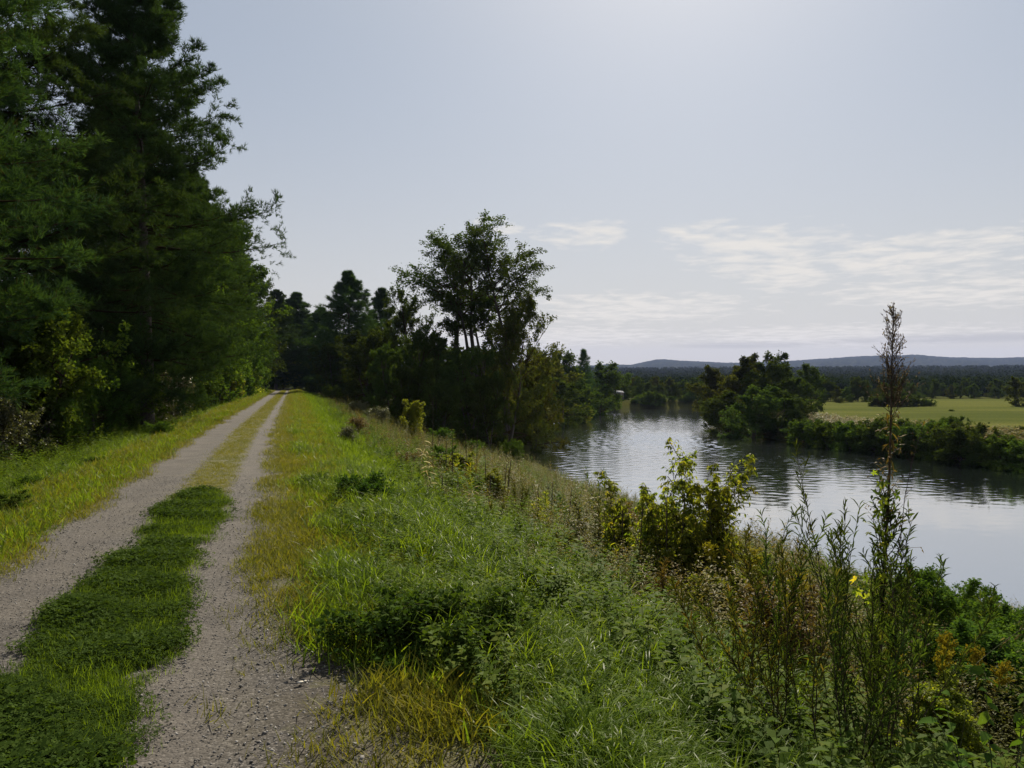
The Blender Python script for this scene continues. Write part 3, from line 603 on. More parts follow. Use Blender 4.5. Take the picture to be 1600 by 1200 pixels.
# --- right-hand wood between path and river; (key, px, Y, top py, label)
PH = {'pineA': 20, 'pineB': 20, 'pineC': 15, 'maple': 17, 'maple2': 15, 'open': 22, 'open2': 22, 'olive': 13, 'dark': 11, 'bushG': 3.2, 'bushY': 3.2, 'bushS': 2.2, 'farR': 9, 'farO': 9, 'farM': 9, 'farP': 10, 'bankB': 2.6, 'bankD': 2.6}
def byp(key, nm, cat, px, Y, top, lb, rz=0, group=None, wide=1.0, **kw):
    x = P2(px, Y); z = float(hterr(np.array([x]), np.array([float(Y)]))[0]); h = Zat(top, Y) - z; sc = h / PH[key] / 0.985
    return plant(key, nm, lb, cat, x, Y, z=z, rz=rz, scale=(sc * wide, sc * wide, sc), group=group, **kw)
G2 = 'trees between the path and the river'
rt = [
 ('pineC', 'white_pine', 546, 106, 430, 1.15, 'dark pointed pine standing above the trees right of the path end'),
 ('pineC', 'white_pine', 598, 118, 456, .85, 'smaller pointed pine right of the dark pointed pine'),
 ('pineC', 'white_pine', 500, 132, 484, 1.2, 'low dark pine where the path disappears'),
 ('maple2', 'broadleaf_tree', 470, 150, 492, 1.2, 'dark tree closing the gap above the path end'),
 ('maple', 'broadleaf_tree', 445, 158, 470, 1.3, 'dark tree just left of the tree closing the gap above the path end'),
 ('pineC', 'white_pine', 462, 138, 462, 1.3, 'dark pine behind the last pine of the left treeline'),
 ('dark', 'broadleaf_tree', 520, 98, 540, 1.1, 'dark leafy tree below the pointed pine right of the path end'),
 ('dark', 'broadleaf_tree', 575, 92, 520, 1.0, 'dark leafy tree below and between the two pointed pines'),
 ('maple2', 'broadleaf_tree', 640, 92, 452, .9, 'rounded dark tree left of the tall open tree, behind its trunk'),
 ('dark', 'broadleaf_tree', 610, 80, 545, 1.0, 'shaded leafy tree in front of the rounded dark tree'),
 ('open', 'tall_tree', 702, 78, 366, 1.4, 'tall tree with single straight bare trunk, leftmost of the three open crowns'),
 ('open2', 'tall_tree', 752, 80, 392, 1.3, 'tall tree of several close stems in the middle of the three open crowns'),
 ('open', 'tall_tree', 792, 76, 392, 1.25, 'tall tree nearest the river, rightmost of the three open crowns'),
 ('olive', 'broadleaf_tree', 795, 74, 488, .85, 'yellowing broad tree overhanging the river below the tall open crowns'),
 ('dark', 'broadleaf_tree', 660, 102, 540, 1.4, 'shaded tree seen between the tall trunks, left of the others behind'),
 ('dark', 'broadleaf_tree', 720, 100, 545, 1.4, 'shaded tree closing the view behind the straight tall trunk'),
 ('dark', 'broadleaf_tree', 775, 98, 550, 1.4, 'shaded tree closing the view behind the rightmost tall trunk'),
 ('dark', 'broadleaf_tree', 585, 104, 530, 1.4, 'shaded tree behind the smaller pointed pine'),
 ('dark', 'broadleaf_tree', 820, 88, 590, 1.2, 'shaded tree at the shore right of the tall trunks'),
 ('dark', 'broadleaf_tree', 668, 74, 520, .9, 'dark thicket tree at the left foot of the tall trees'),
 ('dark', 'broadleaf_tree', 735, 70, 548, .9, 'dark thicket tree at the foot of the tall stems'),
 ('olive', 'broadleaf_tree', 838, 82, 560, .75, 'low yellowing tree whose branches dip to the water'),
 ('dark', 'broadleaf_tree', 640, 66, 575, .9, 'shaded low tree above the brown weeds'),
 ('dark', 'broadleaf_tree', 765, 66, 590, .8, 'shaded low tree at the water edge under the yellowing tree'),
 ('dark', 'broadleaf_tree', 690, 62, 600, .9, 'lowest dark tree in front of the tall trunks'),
]
for q_ in ('maple', 'maple2', 'open', 'open2', 'olive', 'dark', 'farR', 'farO', 'farM'): PH[q_] *= 1.10
for i, (key, nm, px, Y, top, wd_, lb) in enumerate(rt):
    byp(key, nm, 'pine tree' if 'pine' in key else 'tree', px, Y, top, lb, rz=(0.6 + i * 1.9), group=G2, wide=wd_)
for i, (key, px, Y, top, wd_, lb) in enumerate([
 ('bushY', 646, 44, 632, .9, 'small upright yellow green shrub against the dark wood'), ('bushS', 590, 55, 640, 1.2, 'pale leaved shrub with bright glints at the dark wood edge'), ('bushS', 560, 62, 630, 1.2, 'pale leaved shrub further along the dark wood edge'),
 ('bushG', 800, 56, 692, 1.1, 'dark rounded bush on the river edge below the overhanging tree'), ('bushG', 828, 48, 750, 1.0, 'green bush on the bank just right of the rounded river edge bush'), ('bushG', 520, 84, 605, 1.3, 'green shrub at the start of the dark wood right of the path'),
 ('bushG', 740, 52, 690, 1.5, 'shaded bush at the foot of the tall trees'), ('bushG', 690, 50, 672, 1.5, 'shaded bush left of the bush at the foot of the tall trees'), ('bushG', 485, 100, 600, 1.3, 'brownish shrub on the right verge near the path end')]):
    byp(key, 'shrub', 'shrub', px, Y, top, lb, rz=i * 1.1, group='shrubs between the path and the river', wide=wd_, trunk='stems', crown='leaves')
# --- far left shore
G3 = 'trees along the far shore left of the river bend'
for i, (key, px, Y, top, wd_, lb) in enumerate([
 ('farO', 872, 128, 548, 1.3, 'olive tree behind the overhanging branches at the shore'), ('farR', 893, 138, 552, 1.2, 'dark tree left of the small pine on the far shore'), ('farP', 915, 150, 552, .8, 'small pine poking above the far shore trees'),
 ('farR', 934, 158, 568, 1.2, 'rounded dark tree right of the small pine on the far shore'), ('farM', 905, 140, 590, 1.2, 'low green tree at the water below the small pine'), ('farM', 880, 118, 590, 1.3, 'green low tree by the water nearest the overhanging tree'),
 ('farR', 925, 166, 595, 1.3, 'shaded low tree by the water below the rounded dark tree')]):
    byp(key, 'pine_tree' if key == 'farP' else 'broadleaf_tree', 'tree', px, Y, top, lb, rz=i * 1.3, group=G3, wide=wd_)
# --- beyond the river bend
rng = np.random.default_rng(77)
def outside(x, y): return not inpoly(np.array([x]), np.array([y]), POLY)[0]
for i in range(26):
    px = 945 + i * 7.6 + rng.normal() * 3; Y = 196 + rng.random() * 40 ; top = 588 + rng.random() * 14 + (6 if i < 3 else 0)
    byp(['farR', 'farM', 'farO', 'farR'][i % 4], 'broadleaf_tree', 'tree', px, Y, top, 'small %s tree beyond the river bend, %s' % (['dark', 'green', 'olive', 'rounded'][i % 4], ['beside the pale barn roof', 'right of the barn', 'left of the middle of the row', 'right of the middle of the row', 'left of the tree clump', 'touching the tree clump', 'behind the tree clump'][min(6, i // 4)]), rz=i * 1.7, group='small trees beyond the river bend', wide=1.0 + .5 * rng.random())
for i in range(22):
    px = 900 + i * 10 + rng.normal() * 3; Y = 192.5 + rng.random() * 3
    byp(['bankB', 'bankD'][i % 2], 'bush', 'bush', px, Y, 616 + rng.random() * 10, 'low %s bush at the far end of the river, %s' % (['green', 'dark'][i % 2], ['at its left end', 'below the barn', 'right of the barn', 'at the middle', 'right of the middle', 'at its right end'][min(5, i // 4)]), rz=i * 1.7, group='bushes across the far end of the river', wide=1.5, trunk='stems', crown='leaves')
# --- peninsula clump
G5 = 'tree clump on the point of the far bank'
for i, (key, px, Y, top, wd_, lb) in enumerate([
 ('farO', 1128, 122, 575, 1.2, 'brownish tree at the left tip of the clump on the point'), ('farO', 1152, 116, 562, 1.2, 'brown olive tree left of the tallest tree on the point'), ('farR', 1200, 112, 553, 1.05, 'tallest dark tree on the point of the far bank'),
 ('farO', 1176, 118, 556, .9, 'slender tree touching the left side of the tallest tree on the point'), ('farR', 1232, 114, 580, 1.2, 'dark rounded tree right of the tallest tree on the point'), ('farM', 1268, 118, 568, .9, 'upright tree standing at the right end of the clump, trunk against the field'),
 ('farR', 1140, 103, 612, 1.5, 'low dark tree at the waterline of the left tip of the point'), ('farR', 1175, 96, 605, 1.5, 'low dark tree at the waterline under the tallest tree on the point'), ('farR', 1215, 94, 612, 1.5, 'low dark tree at the waterline right of the middle of the clump'), ('farR', 1250, 96, 625, 1.5, 'low dark tree at the right foot of the clump')]):
    byp(key, 'broadleaf_tree', 'tree', px, Y, top, lb, rz=i * 1.3 + .4, group=G5, wide=wd_)
# --- bushes on the far bank
rng = np.random.default_rng(31)
BK = ['at the right foot of the tree clump', 'left of the plumed foreground weed', 'behind the plumed foreground weed', 'left of the highest dark bush', 'around the highest dark bush', 'towards the right frame edge']
for i in range(34):
    px = 1265 + i * 11.4 + rng.normal() * 5; x0 = None
    # distance of the bank along this ray
    ts = np.arange(45, 130, .5); xx_ = P2(px, ts); ins = inpoly(xx_, ts, POLY)
    yb = ts[np.where(ins)[0][-1]] if ins.any() else 90
    Y = yb + 1.0 + rng.random() * 7.5
    if i % 3 == 0: Y = yb + .8
    gz = float(hterr(np.array([P2(px, Y)]), np.array([Y]))[0]); h = max(.55, -3.6 + rng.random() ** 2 * 1.0 - gz)
    plant('bankB' if rng.random() < .4 else 'bankD', 'bush', 'low %s bush on the far river bank, %s' % (['green', 'rounded'][i % 2], BK[min(len(BK) - 1, i // 6)]), 'bush', float(P2(px, Y)), float(Y), rz=i * 2.1, scale=(h / 2.6 * 1.25, h / 2.6 * 1.25, h / 2.6), group='low bushes along the far river bank', trunk='stems', crown='leaves')
for px, Y, top, wd_, lb in [(1492, 79, 655, 1.3, 'dark rounded bush standing highest above the far river bank'), (1597, 74, 668, 1.1, 'dark bush on the far bank cut by the right frame edge')]:
    byp('bankD', 'bush', 'bush', px, Y, top, lb, wide=wd_, trunk='stems', crown='leaves')
# --- beyond the field
G6 = 'trees along the far edge of the field'
rng = np.random.default_rng(91)
for i in range(34):
    px = 1262 + i * 11.5 + rng.normal() * 4; Y = (172 if px < 1440 else 212) + rng.random() * 25; top = 588 + rng.random() * 17
    byp(['farR', 'farM', 'farR', 'farR', 'farO'][i % 5], 'broadleaf_tree', 'tree', px, Y, top, '%s tree at the field edge, %s' % (['dark', 'green', 'dark', 'rounded', 'olive'][i % 5], ['behind the tree clump on the point', 'just right of the clump', 'behind the bushes in the field', 'left of the plumed foreground weed', 'right of the plumed foreground weed', 'above the lone bush', 'near the right frame edge'][min(6, i // 5)]), rz=i * 1.7, group=G6, wide=.9 + .5 * rng.random())
byp('farO', 'broadleaf_tree', 'tree', 1594, 150, 590, 'yellow green tree at the right frame edge standing in the field', group=None)
for px, Y, top, lb in [(1375, 150, 622, 'small bush left in the field strip'), (1400, 150, 617, 'small bush in the field strip next to the first one'), (1425, 152, 620, 'small bush in the field strip, third in line'), (1450, 152, 626, 'low bush at the end of the field strip'), (1487, 128, 640, 'tiny lone bush between the two green fields')]:
    byp('bankD', 'bush', 'bush', px, Y, top, lb, wide=1.6, group='bushes standing in the field', trunk='stems', crown='leaves')
# barn roof across the river
def box(acc, c, s, R=.5):
    x, y, z = [q / 2 for q in s]; V = np.array([(a * x, b * y, d * z) for d in (-1, 1) for a, b in ((-1, -1), (1, -1), (1, 1), (-1, 1))]) + np.array(c)
    acc.add(V, [(3, 2, 1, 0), (4, 5, 6, 7), (0, 1, 5, 4), (1, 2, 6, 5), (2, 3, 7, 6), (3, 0, 4, 7)], R); return acc
xb = P2(966, 200); bn = thing('barn', 'small barn with a pale metal roof glinting among trees beyond the river', 'barn', (xb, 200, float(hterr(np.array([xb]), np.array([200.]))[0])), .5)
bn.scale = (.4, .4, .4); bn.location.z += .9
box(Acc(), (0, 0, -.2), (6, 4, 5.6)).build('wall', plainmat('barn_wall', (.12, .10, .09)), bn)
rf = Acc(); V = [(-3.3, -2.4, 2.5), (3.3, -2.4, 2.5), (3.3, 0, 3.7), (-3.3, 0, 3.7), (3.3, 2.4, 2.5), (-3.3, 2.4, 2.5)]; V = V + [(a, b, c + .1) for a, b, c in V]
rf.add(V, [(0, 1, 2, 3), (3, 2, 4, 5), (9, 8, 7, 6), (11, 10, 8, 9), (0, 6, 7, 1), (5, 4, 10, 11), (1, 7, 8, 2), (2, 8, 10, 4), (0, 3, 9, 6), (3, 5, 11, 9)]).build('roof', plainmat('metal_roof', (.22, .22, .23), (.3, .3, .31), 3, .9, spec=.1), bn)
# --- distant woods
rng = np.random.default_rng(8)
n = 9000; r = 235 * (2100 / 235) ** (rng.random(n) ** .85); px = rng.random(n) * 1500 + 520
x = P2(px, r); y = r; z = hterr(x, y)
ft = Tpl(); q = 46
for i in range(q):
    d = norm(rng.normal(size=3)); c = np.array([d[0] * .45, d[1] * .45, .52 + d[2] * .48]) * (.75 + .3 * rng.random()); sdir = norm(np.cross(d, rng.normal(size=3))); td = np.cross(d, sdir); w = .13
    ft.add([c - sdir * w, c - td * w, c + sdir * w, c + td * w], [(0, 1, 2, 3)], rng.random())
ft.fin()
fa = Acc(); hgt = (4.5 + 4.5 * rng.random(n)) * np.interp(r, [235, 500, 1200], [.75, .9, 1.4]); wdt = hgt * (.6 + .5 * rng.random(n))
stamp(fa, ft, np.stack([x, y, z - .4], -1), rotz(rng.random(n) * 6.28), np.stack([wdt, wdt, hgt], -1), np.clip(.55 * pn_w(x * .18, y * .12) + .5 * rng.random(n), 0, 1), .75)
stuff(fa.build('distant_forest', MT['forest']), 'far wooded plain of merged tree crowns below the blue hills', 'forest')

# ------------------------------------------------------------------ grass and ground cover
def blade(t, rng, h, w, lean, bendk, az, nseg=3, base=(0, 0), R=None):
    pts = []; ang = lean; p = np.array([base[0], base[1], 0.0]); dirh = np.array([cos(az), sin(az), 0]); sd = np.array([-sin(az), cos(az), 0])
    for j in range(nseg + 1):
        ww = w * (1 - (j / nseg) ** 1.6 * .92) * .5
        pts += [p - sd * ww, p + sd * ww]
        p = p + (dirh * sin(ang) + np.array([0, 0, cos(ang)])) * (h / nseg); ang += bendk * (j + 1)
    F = [(2 * j, 2 * j + 1, 2 * j + 3, 2 * j + 2) for j in range(nseg)]
    t.add(pts, F, rng.random() * .9 + .06 if R is None else R)
def tuft(seed, n, h, w, spread, lean=.25, bk=.25, nseg=3):
    rng = np.random.default_rng(seed); t = Tpl()
    for i in range(n):
        blade(t, rng, h * (.5 + .6 * rng.random()), w, lean * rng.random() + .05, bk * (.4 + rng.random()), rng.random() * 6.28, nseg, rng.normal(size=2) * spread)
    return t.fin()
def cloverT(seed, n, h, leaf, spread):
    rng = np.random.default_rng(seed); t = Tpl()
    for i in range(n):
        c = np.append(rng.normal(size=2) * spread, h * (.25 + .85 * rng.random() )); a = rng.random() * 6.28; up = norm(rng.normal(size=3) * .45 + np.array([0, 0, 1.]))
        for kx in range(3):
            aa = a + kx * 2.09; d = norm(np.array([cos(aa), sin(aa), 0]) - up * (np.array([cos(aa), sin(aa), 0]) @ up)); sd = np.cross(up, d); l = leaf * (.7 + .5 * rng.random())
            t.add([c, c + d * l * .55 + sd * l * .38, c + d * l, c + d * l * .55 - sd * l * .38], [(0, 1, 2, 3)], .1 + .85 * rng.random())
    return t.fin()
def weedT(seed, h, nl, ll, lw, droop=.4, stemr=.004, branch=0, flower=0, lo=.12):
    rng = np.random.default_rng(seed); t = Tpl()
    def stem(p, d, L, r, nl, ll):
        poly = walk(rng, p[None], d[None], np.array([L]), 6, .06, .1)
        a = Acc(); tubes(a, poly, (r * (1 - .7 * np.linspace(0, 1, 6)))[None], 0, 3); t.add(a.V[0], a.L[0].reshape(-1, 4), 0.0)
        for i in range(nl):
            tt = lo + (1 - lo) * (i + rng.random()) / nl; q, tg = sample(poly, np.array([[tt]])); q = q[0, 0]
            az = i * 2.4 + rng.random(); l = ll * (1.15 - .6 * tt) * (.7 + .6 * rng.random()); e = .7 - droop * rng.random() * 1.5
            dd = np.array([cos(az) * cos(e), sin(az) * cos(e), sin(e)]); sd = np.array([-sin(az), cos(az), 0]) * lw * l / ll
            m = q + dd * l * .5; e2 = dd * l * .5 + np.array([0, 0, -l * droop * .6]); 
            t.add([q, m + sd, m + e2, m - sd], [(0, 1, 2, 3)], .1 + .85 * rng.random())
        return poly
    poly = stem(np.zeros(3), np.array([rng.normal() * .12, rng.normal() * .12, 1.]), h, stemr, nl, ll)
    for b in range(branch):
        tt = .35 + .6 * rng.random(); q, _ = sample(poly, np.array([[tt]])); az = rng.random() * 6.28; e = .7 + .3 * rng.random()
        stem(q[0, 0], np.array([cos(az) * cos(e), sin(az) * cos(e), sin(e)]), h * .35, stemr * .5, max(3, nl // 4), ll * .6)
    return t.fin()
def scatter(acc, tpls, rng, v, Y, h, rndv, mixr=.5, lean=.12, wide=None, zofs=-.01, keep=None):
    x = v - .3 * Y - bend(Y); z = hterr(x, Y)
    z = np.where((v > -3.05) & (v < .25 + 1.15 * sm((7.2 - Y) / 3.6)), np.maximum(z, .028), z)
    m = (np.abs(x) < .74 * Y + 2.2) & (~inpoly(x, Y, POLY))
    if keep is not None: m &= keep(x, Y, v)
    x, Y_, z, h, rndv = x[m], Y[m], z[m], h[m], rndv[m]
    pos = np.stack([x, Y_, z + zofs], -1); w = rng.integers(0, len(tpls), len(x)); rot = rotz(rng.random(len(x)) * 6.28) @ rotx(rng.normal(size=len(x)) * lean)
    wd2 = h if wide is None else h * wide
    S = np.stack([wd2 * np.ones(len(x)), wd2 * np.ones(len(x)), h], -1)
    for k_, t_ in enumerate(tpls):
        q = w == k_; stamp(acc, t_, pos[q], rot[q], S[q], rndv[q], mixr)
def pn(x, y, s, o=0.0):   # cheap patch noise 0..1
    return .5 + .25 * (np.sin(x * s + 1.3 * np.sin(y * s * .7 + o) + o) + np.sin(y * s * 1.3 + 1.7 * np.sin(x * s * .6 + 2 * o)))
def logY(rng, n, a, b, p=1.0): return a * (b / a) ** (rng.random(n) ** p)
rng = np.random.default_rng(100)
G_LONG = [tuft(i, 18, 1.0, .018, .13, .45, .30, 4) for i in range(6)]       # unit height, scaled
G_SHORT = [tuft(20 + i, 16, 1.0, .045, .45, .7, .20, 2) for i in range(5)]
CL = [cloverT(30 + i, 14, 1.0, .24, .6) for i in range(4)]
WL0 = [weedT(340 + i, .8, 14, .30, .06, .45, .006, 1, lo=.05) for i in range(4)]
# middle strip of low leafy turf
acc = Acc(); n = 17000; Y = 2.4 + 9.6 * rng.random(n) ; Y = np.where(rng.random(n) < .5, 2.4 + 4.5 * rng.random(n), Y); v = -1.75 + rng.random(n) * 1.18
def edge_ok(x, Y, v):
    l = -1.64 + .12 * sm((Y - 5.5) / 2) + .07 * np.sin(Y * 1.7) + .05 * np.sin(Y * 4.1) + .03 * np.sin(Y * 11) ; r = -.88 + .20 * sm((4.6 - Y) / 2) + .07 * np.sin(Y * 1.3 + 1) + .05 * np.sin(Y * 5.3); q = .22 * (rng.random(len(v)) ** 2.5) * np.sign(rng.random(len(v)) - .5)
    return (v + q > l) & (v + q < r) & (Y < 11.7 + .4 * np.sin(v * 9) + .5 * rng.random(len(v))) & ((pn(x, Y, 3.1, 4) + .25 * rng.random(len(v)) > .16) | (Y < 6.5)) & (pn(x, Y, 9.0, 1) > .08)
scatter(acc, CL, rng, v, Y, .02 + .055 * pn(v, Y, 2.2) + .06 * pn(v, Y, 6.0, 3), rng.random(n) * .5 + .35 * pn(v, Y, 1.4, 2), .5, .2, .95, keep=edge_ok)
stuff(acc.build('clover', MT['clover']), 'dark green low clover strip between the two gravel wheel tracks', 'clover')
acc = Acc(); n = 9000; Y = 2.4 + 9.8 * rng.random(n); v = -1.75 + rng.random(n) * 1.2
scatter(acc, G_SHORT, rng, v, Y, .05 + .06 * rng.random(n), rng.random(n) * .7, .5, .3, keep=edge_ok)
# green turf further out right side: fine low turf, clumps of long blades, broad weeds
rg = lambda x, Y, v: (v + .15 * (rng.random(len(v)) - .5) > .38 + .85 * sm((5.4 - Y) / 1.8) + .18 * np.sin(Y * .9) + .1 * np.sin(Y * 3.3))
n = 22000; Y = logY(rng, n, 2.8, 105); v = .15 + rng.random(n) * 3.4
scatter(acc, G_SHORT, rng, v, Y, (.08 + .10 * rng.random(n)) * np.interp(Y, [3, 20, 90], [1, 1.1, 1.6]), np.clip(rng.random(n) * .6 + .5 * pn(v, Y, 1.3, 1), .05, 1), .5, .3, 1.6, keep=rg)
n = 19000; Y = logY(rng, n, 2.8, 105); v = .35 + rng.random(n) ** 1.05 * 3.0; pt_ = pn(v, Y, 1.6) ** 1.4
scatter(acc, G_LONG, rng, v, Y, (.06 + .42 * pt_) * (.5 + .7 * rng.random(n)) * np.interp(Y, [4, 12, 30, 90], [1.0, 1.0, .8, .65]), np.clip(rng.random(n) * .7 + .4 * (pn(v, Y, .7, 1) - .3), .05, 1), .45, .22, keep=rg)
n = 4200; Y = logY(rng, n, 2.6, 14); v = 1.0 + rng.random(n) * 3.2; pt_ = pn(v, Y, 1.9, 3)
q = pt_ > .42; Y = Y[q]; v = v[q]; n = len(v)
scatter(acc, G_LONG, rng, v, Y, .34 + .26 * rng.random(n), rng.random(n), .5, .25, keep=rg)
# left verge
n = 15000; Y = logY(rng, n, 6, 105); v = -2.95 - rng.random(n) ** 1.2 * 5.5
scatter(acc, G_LONG, rng, v, Y, (.10 + .26 * sm((-3.3 - v) / 2.0) * (.4 + pn(v, Y, 1.3))) * (.6 + .7 * rng.random(n)), np.clip(rng.random(n) * .8 + .3 * (pn(v, Y, .8, 3) - .3), .05, 1), .5, .2)
n = 14000; Y = logY(rng, n, 5, 100); v = -2.75 - rng.random(n) * 4.7
scatter(acc, G_SHORT, rng, v, Y, (.07 + .10 * rng.random(n)) * np.interp(Y, [3, 20, 90], [1, 1.1, 1.6]), rng.random(n), .5, .3, 1.6)
stuff(acc.build('grass', MT['grass_green']), 'long green grass on both verges of the gravel track', 'grass')
# yellowish short grass along the wheel tracks
acc = Acc()
def yl(x, Y, v):
    gap = pn(x, Y, 2.6, 1.7) * .6 + pn(x, Y, 7.3, .7) * .4; u_ = rng.random(len(v))
    lim = -.12 + .8 * sm((6.6 - Y) / 3) + .1 * np.sin(Y * 2.3)
    near = (v > -.4) & (u_ < np.clip((v - lim + .32) / .7, np.where(v > -.1, .10, .02), 1)) & (gap > .22 + .40 * sm((6.0 - Y) / 2.5))
    mid = (v > -1.7) & (v < -.8) & (Y > 10.6) & (u_ < (1 - np.abs(v + 1.24) / .5) * 1.8) & (gap > .2)
    lft = (v < -2.3) & (v > -4.2) & (u_ < np.clip((-2.46 - v + .08 * np.sin(Y * 1.9)) / .35, 0, 1))
    return near | mid | lft
n = 75000; Y = logY(rng, n, 2.7, 120, .9); q = rng.random(n); v = np.where(q < .45, -.4 + rng.random(n) ** 1.2 * 1.6, np.where(q < .68, -1.7 + rng.random(n) * .9, -2.3 - rng.random(n) ** 1.3 * 1.7))
hh = np.where((v < -.8) & (v > -1.72), .03 + .022 * rng.random(n), (.035 + .06 * rng.random(n) + .05 * np.clip(v, 0, 1) + .05 * np.clip(-2.9 - v, 0, 1))) * np.interp(Y, [3, 12, 60], [1, 1, 1.6])
scatter(acc, G_SHORT, rng, v, Y, hh, np.clip(rng.random(n) * .6 + .4 * pn(v, Y, 1.9, 5), .05, 1), .5, .35, 1.9, keep=yl)
stuff(acc.build('dry_grass', MT['grass_yellow']), 'short yellow green grass edging the gravel and greening its crown', 'grass')
# olive and brown weeds over the slope
W = [weedT(200 + i, 1.0, 26, .17, .016, .5, .006, 3) for i in range(5)] + [weedT(220 + i, 1.0, 20, .12, .02, .2, .006, 4) for i in range(4)]
WL = [weedT(240 + i, .8, 22, .24, .05, .45, .006, 1, lo=.05) for i in range(4)]
acc = Acc(); n = 16000; Y = logY(rng, n, 2.6, 100, .95); v = 2.4 + rng.random(n) ** 1.15 * np.interp(Y, [3, 20, 60, 100], [11, 19, 20, 10])
wk = lambda x, Y, v: (v > 2.7 + .5 * np.sin(Y * .8) + .3 * np.sin(Y * 2.1)) & (x < .8 * Y + 2)
hw = (.26 + .62 * pn(v, Y, .9, 2) * (.4 + .9 * pn(v, Y, 2.3, 5))) * (.7 + .5 * rng.random(n)) * np.interp(v, [2.5, 4, 8], [.6, .9, 1.0]) * np.interp(Y, [3, 8], [.85, 1]) * np.interp(segdist(v - .3 * Y, Y, POLY, True), [0, 6], [.4, 1])
tone = np.clip(.15 + .55 * pn(v, Y, .8, .4) + .35 * pn(v, Y, 2.7, 2) + .4 * (rng.random(n) - .5) + .10 * np.exp(-((v - 4) / 1.2) ** 2), .05, 1) * np.interp(Y, [5, 9], [.6, 1])
scatter(acc, W, rng, v, Y, hw, tone, .6, .16, keep=wk)
stuff(acc.build('weeds', MT['weeds']), 'olive and brown weeds covering the slope down to the river', 'weeds')
acc = Acc(); n = 9000; Y = logY(rng, n, 2.6, 95, .95); v = 2.0 + rng.random(n) ** 1.1 * np.interp(Y, [3, 20, 60, 100], [13, 20, 20, 12])
g2 = lambda x, Y, v: (pn(x, Y, .8, 2.2) > .36) & (v > 2.2) & ((v < 4) | (pn(x, Y, 1.5, .3) > .6) | (Y < 7))
scatter(acc, WL, rng, v, Y, (.3 + .35 * rng.random(n)), rng.random(n), .5, .2, keep=g2)
n = 7000; Y = logY(rng, n, 8, 90); v = 3.0 + rng.random(n) ** 1.1 * np.interp(Y, [3, 20, 60, 100], [13, 19, 19, 10])
scatter(acc, WL, rng, v, Y, (.35 + .5 * pn(v, Y, 2.1, 6)) * (.6 + .5 * rng.random(n)), rng.random(n), .5, .2, 1.3, keep=lambda x, Y, v: (pn(x, Y, 1.7, 4.4) > .66) & (segdist(x, Y, POLY, True) > 2))
n = 3000; Y = logY(rng, n, 7, 90); v = -4.2 - rng.random(n) * 4.5
scatter(acc, WL + W[:3], rng, v, Y, (.25 + .45 * rng.random(n)) * np.interp(v, [-8, -4], [1.4, .6]), rng.random(n), .5, .2)
n = 1500; Y = logY(rng, n, 2.8, 12); v = .7 + rng.random(n) * 2.5
scatter(acc, WL, rng, v, Y, .22 + .2 * rng.random(n), rng.random(n), .5, .25, keep=rg)
stuff(acc.build('leafy_weeds', MT['weeds_green']), 'broad leaved green weeds among the grass and down the bank', 'weeds')
# far bank herbage
acc = Acc(); n = 7000; i = rng.random(n) * (len(FARS) - 3)
P_ = np.array(FARS)[1:]; k0 = np.clip(i.astype(int), 0, len(P_) - 2); f = (i - k0)[:, None]; pt = P_[k0] * (1 - f) + P_[k0 + 1] * f
off = rng.random((n, 1)) * 12 + .3; tg = norm(P_[k0 + 1] - P_[k0]); nr = np.stack([-tg[:, 1], tg[:, 0]], -1)
pA = pt + nr * off; bad = inpoly(pA[:, 0], pA[:, 1], POLY); pA[bad] = (pt - nr * off)[bad]
ok = ~inpoly(pA[:, 0], pA[:, 1], POLY); pA = pA[ok]; o2 = off[ok, 0]
zz_ = hterr(pA[:, 0], pA[:, 1]); nn = len(pA)
wt = [weedT(260 + i, 1.0, 16, .35, .10, .4, .01, 1) for i in range(4)]
for j, t_ in enumerate(wt):
    q = np.arange(nn) % 4 == j; stamp(acc, t_, np.stack([pA[q, 0], pA[q, 1], zz_[q] - .02], -1), rotz(rng.random(q.sum()) * 6.28), np.stack([1.3 * np.ones(q.sum())] * 2 + [.35 + .6 * rng.random(q.sum())], -1), rng.random(q.sum()), .6)
stuff(acc.build('bank_herbage', MT['weeds']), 'rough green herbage on the bank across the river', 'weeds')
# loose stones
rng = np.random.default_rng(55)
def stone(seed):
    r = np.random.default_rng(seed); V = np.array([(1, 0, 0), (-1, 0, 0), (0, 1, 0), (0, -1, 0), (0, 0, .7), (0, 0, -.7), (.6, .6, .3), (-.6, -.6, .3)], float) * (1 + .35 * r.normal(size=(8, 1)).clip(-1, 1))
    return Tpl().add(V, [(4, 0, 6), (4, 6, 2), (4, 2, 1), (4, 1, 7), (4, 7, 3), (4, 3, 0), (0, 2, 6), (1, 3, 7), (5, 2, 0), (5, 1, 2), (5, 3, 1), (5, 0, 3)], .5).fin()
acc = Acc(); n = 42000; Y = logY(rng, n, 2.6, 14, .8); v = -2.9 + rng.random(n) * 4.0
x = v - .3 * Y; pth = np.where(((v > -1.6) & (v < -.9)), 0, 1) * (v < -.15 + 1.4 * sm((7.2 - Y) / 3.6)) * (rng.random(n) < np.where(v < -.15, .45, 1))
q = pth > 0; x, Y, v = x[q], Y[q], v[q]; sz = .003 + .004 * rng.random(len(x)) ** 2 + .006 * rng.random(len(x)) ** 6; sz *= np.interp(v, [-.3, .3], [1, 1.35])
for j in range(4):
    q = np.arange(len(x)) % 4 == j; stamp(acc, stone(j), np.stack([x[q], Y[q], .024 + sz[q] * .4], -1), rotz(rng.random(q.sum()) * 6.28) @ rotx(rng.random(q.sum()) * 1.0), sz[q], rng.random(q.sum()), 1.0)
m, nt, out = newmat('stones'); at = N(nt, 'ShaderNodeAttribute', attribute_name='rnd')
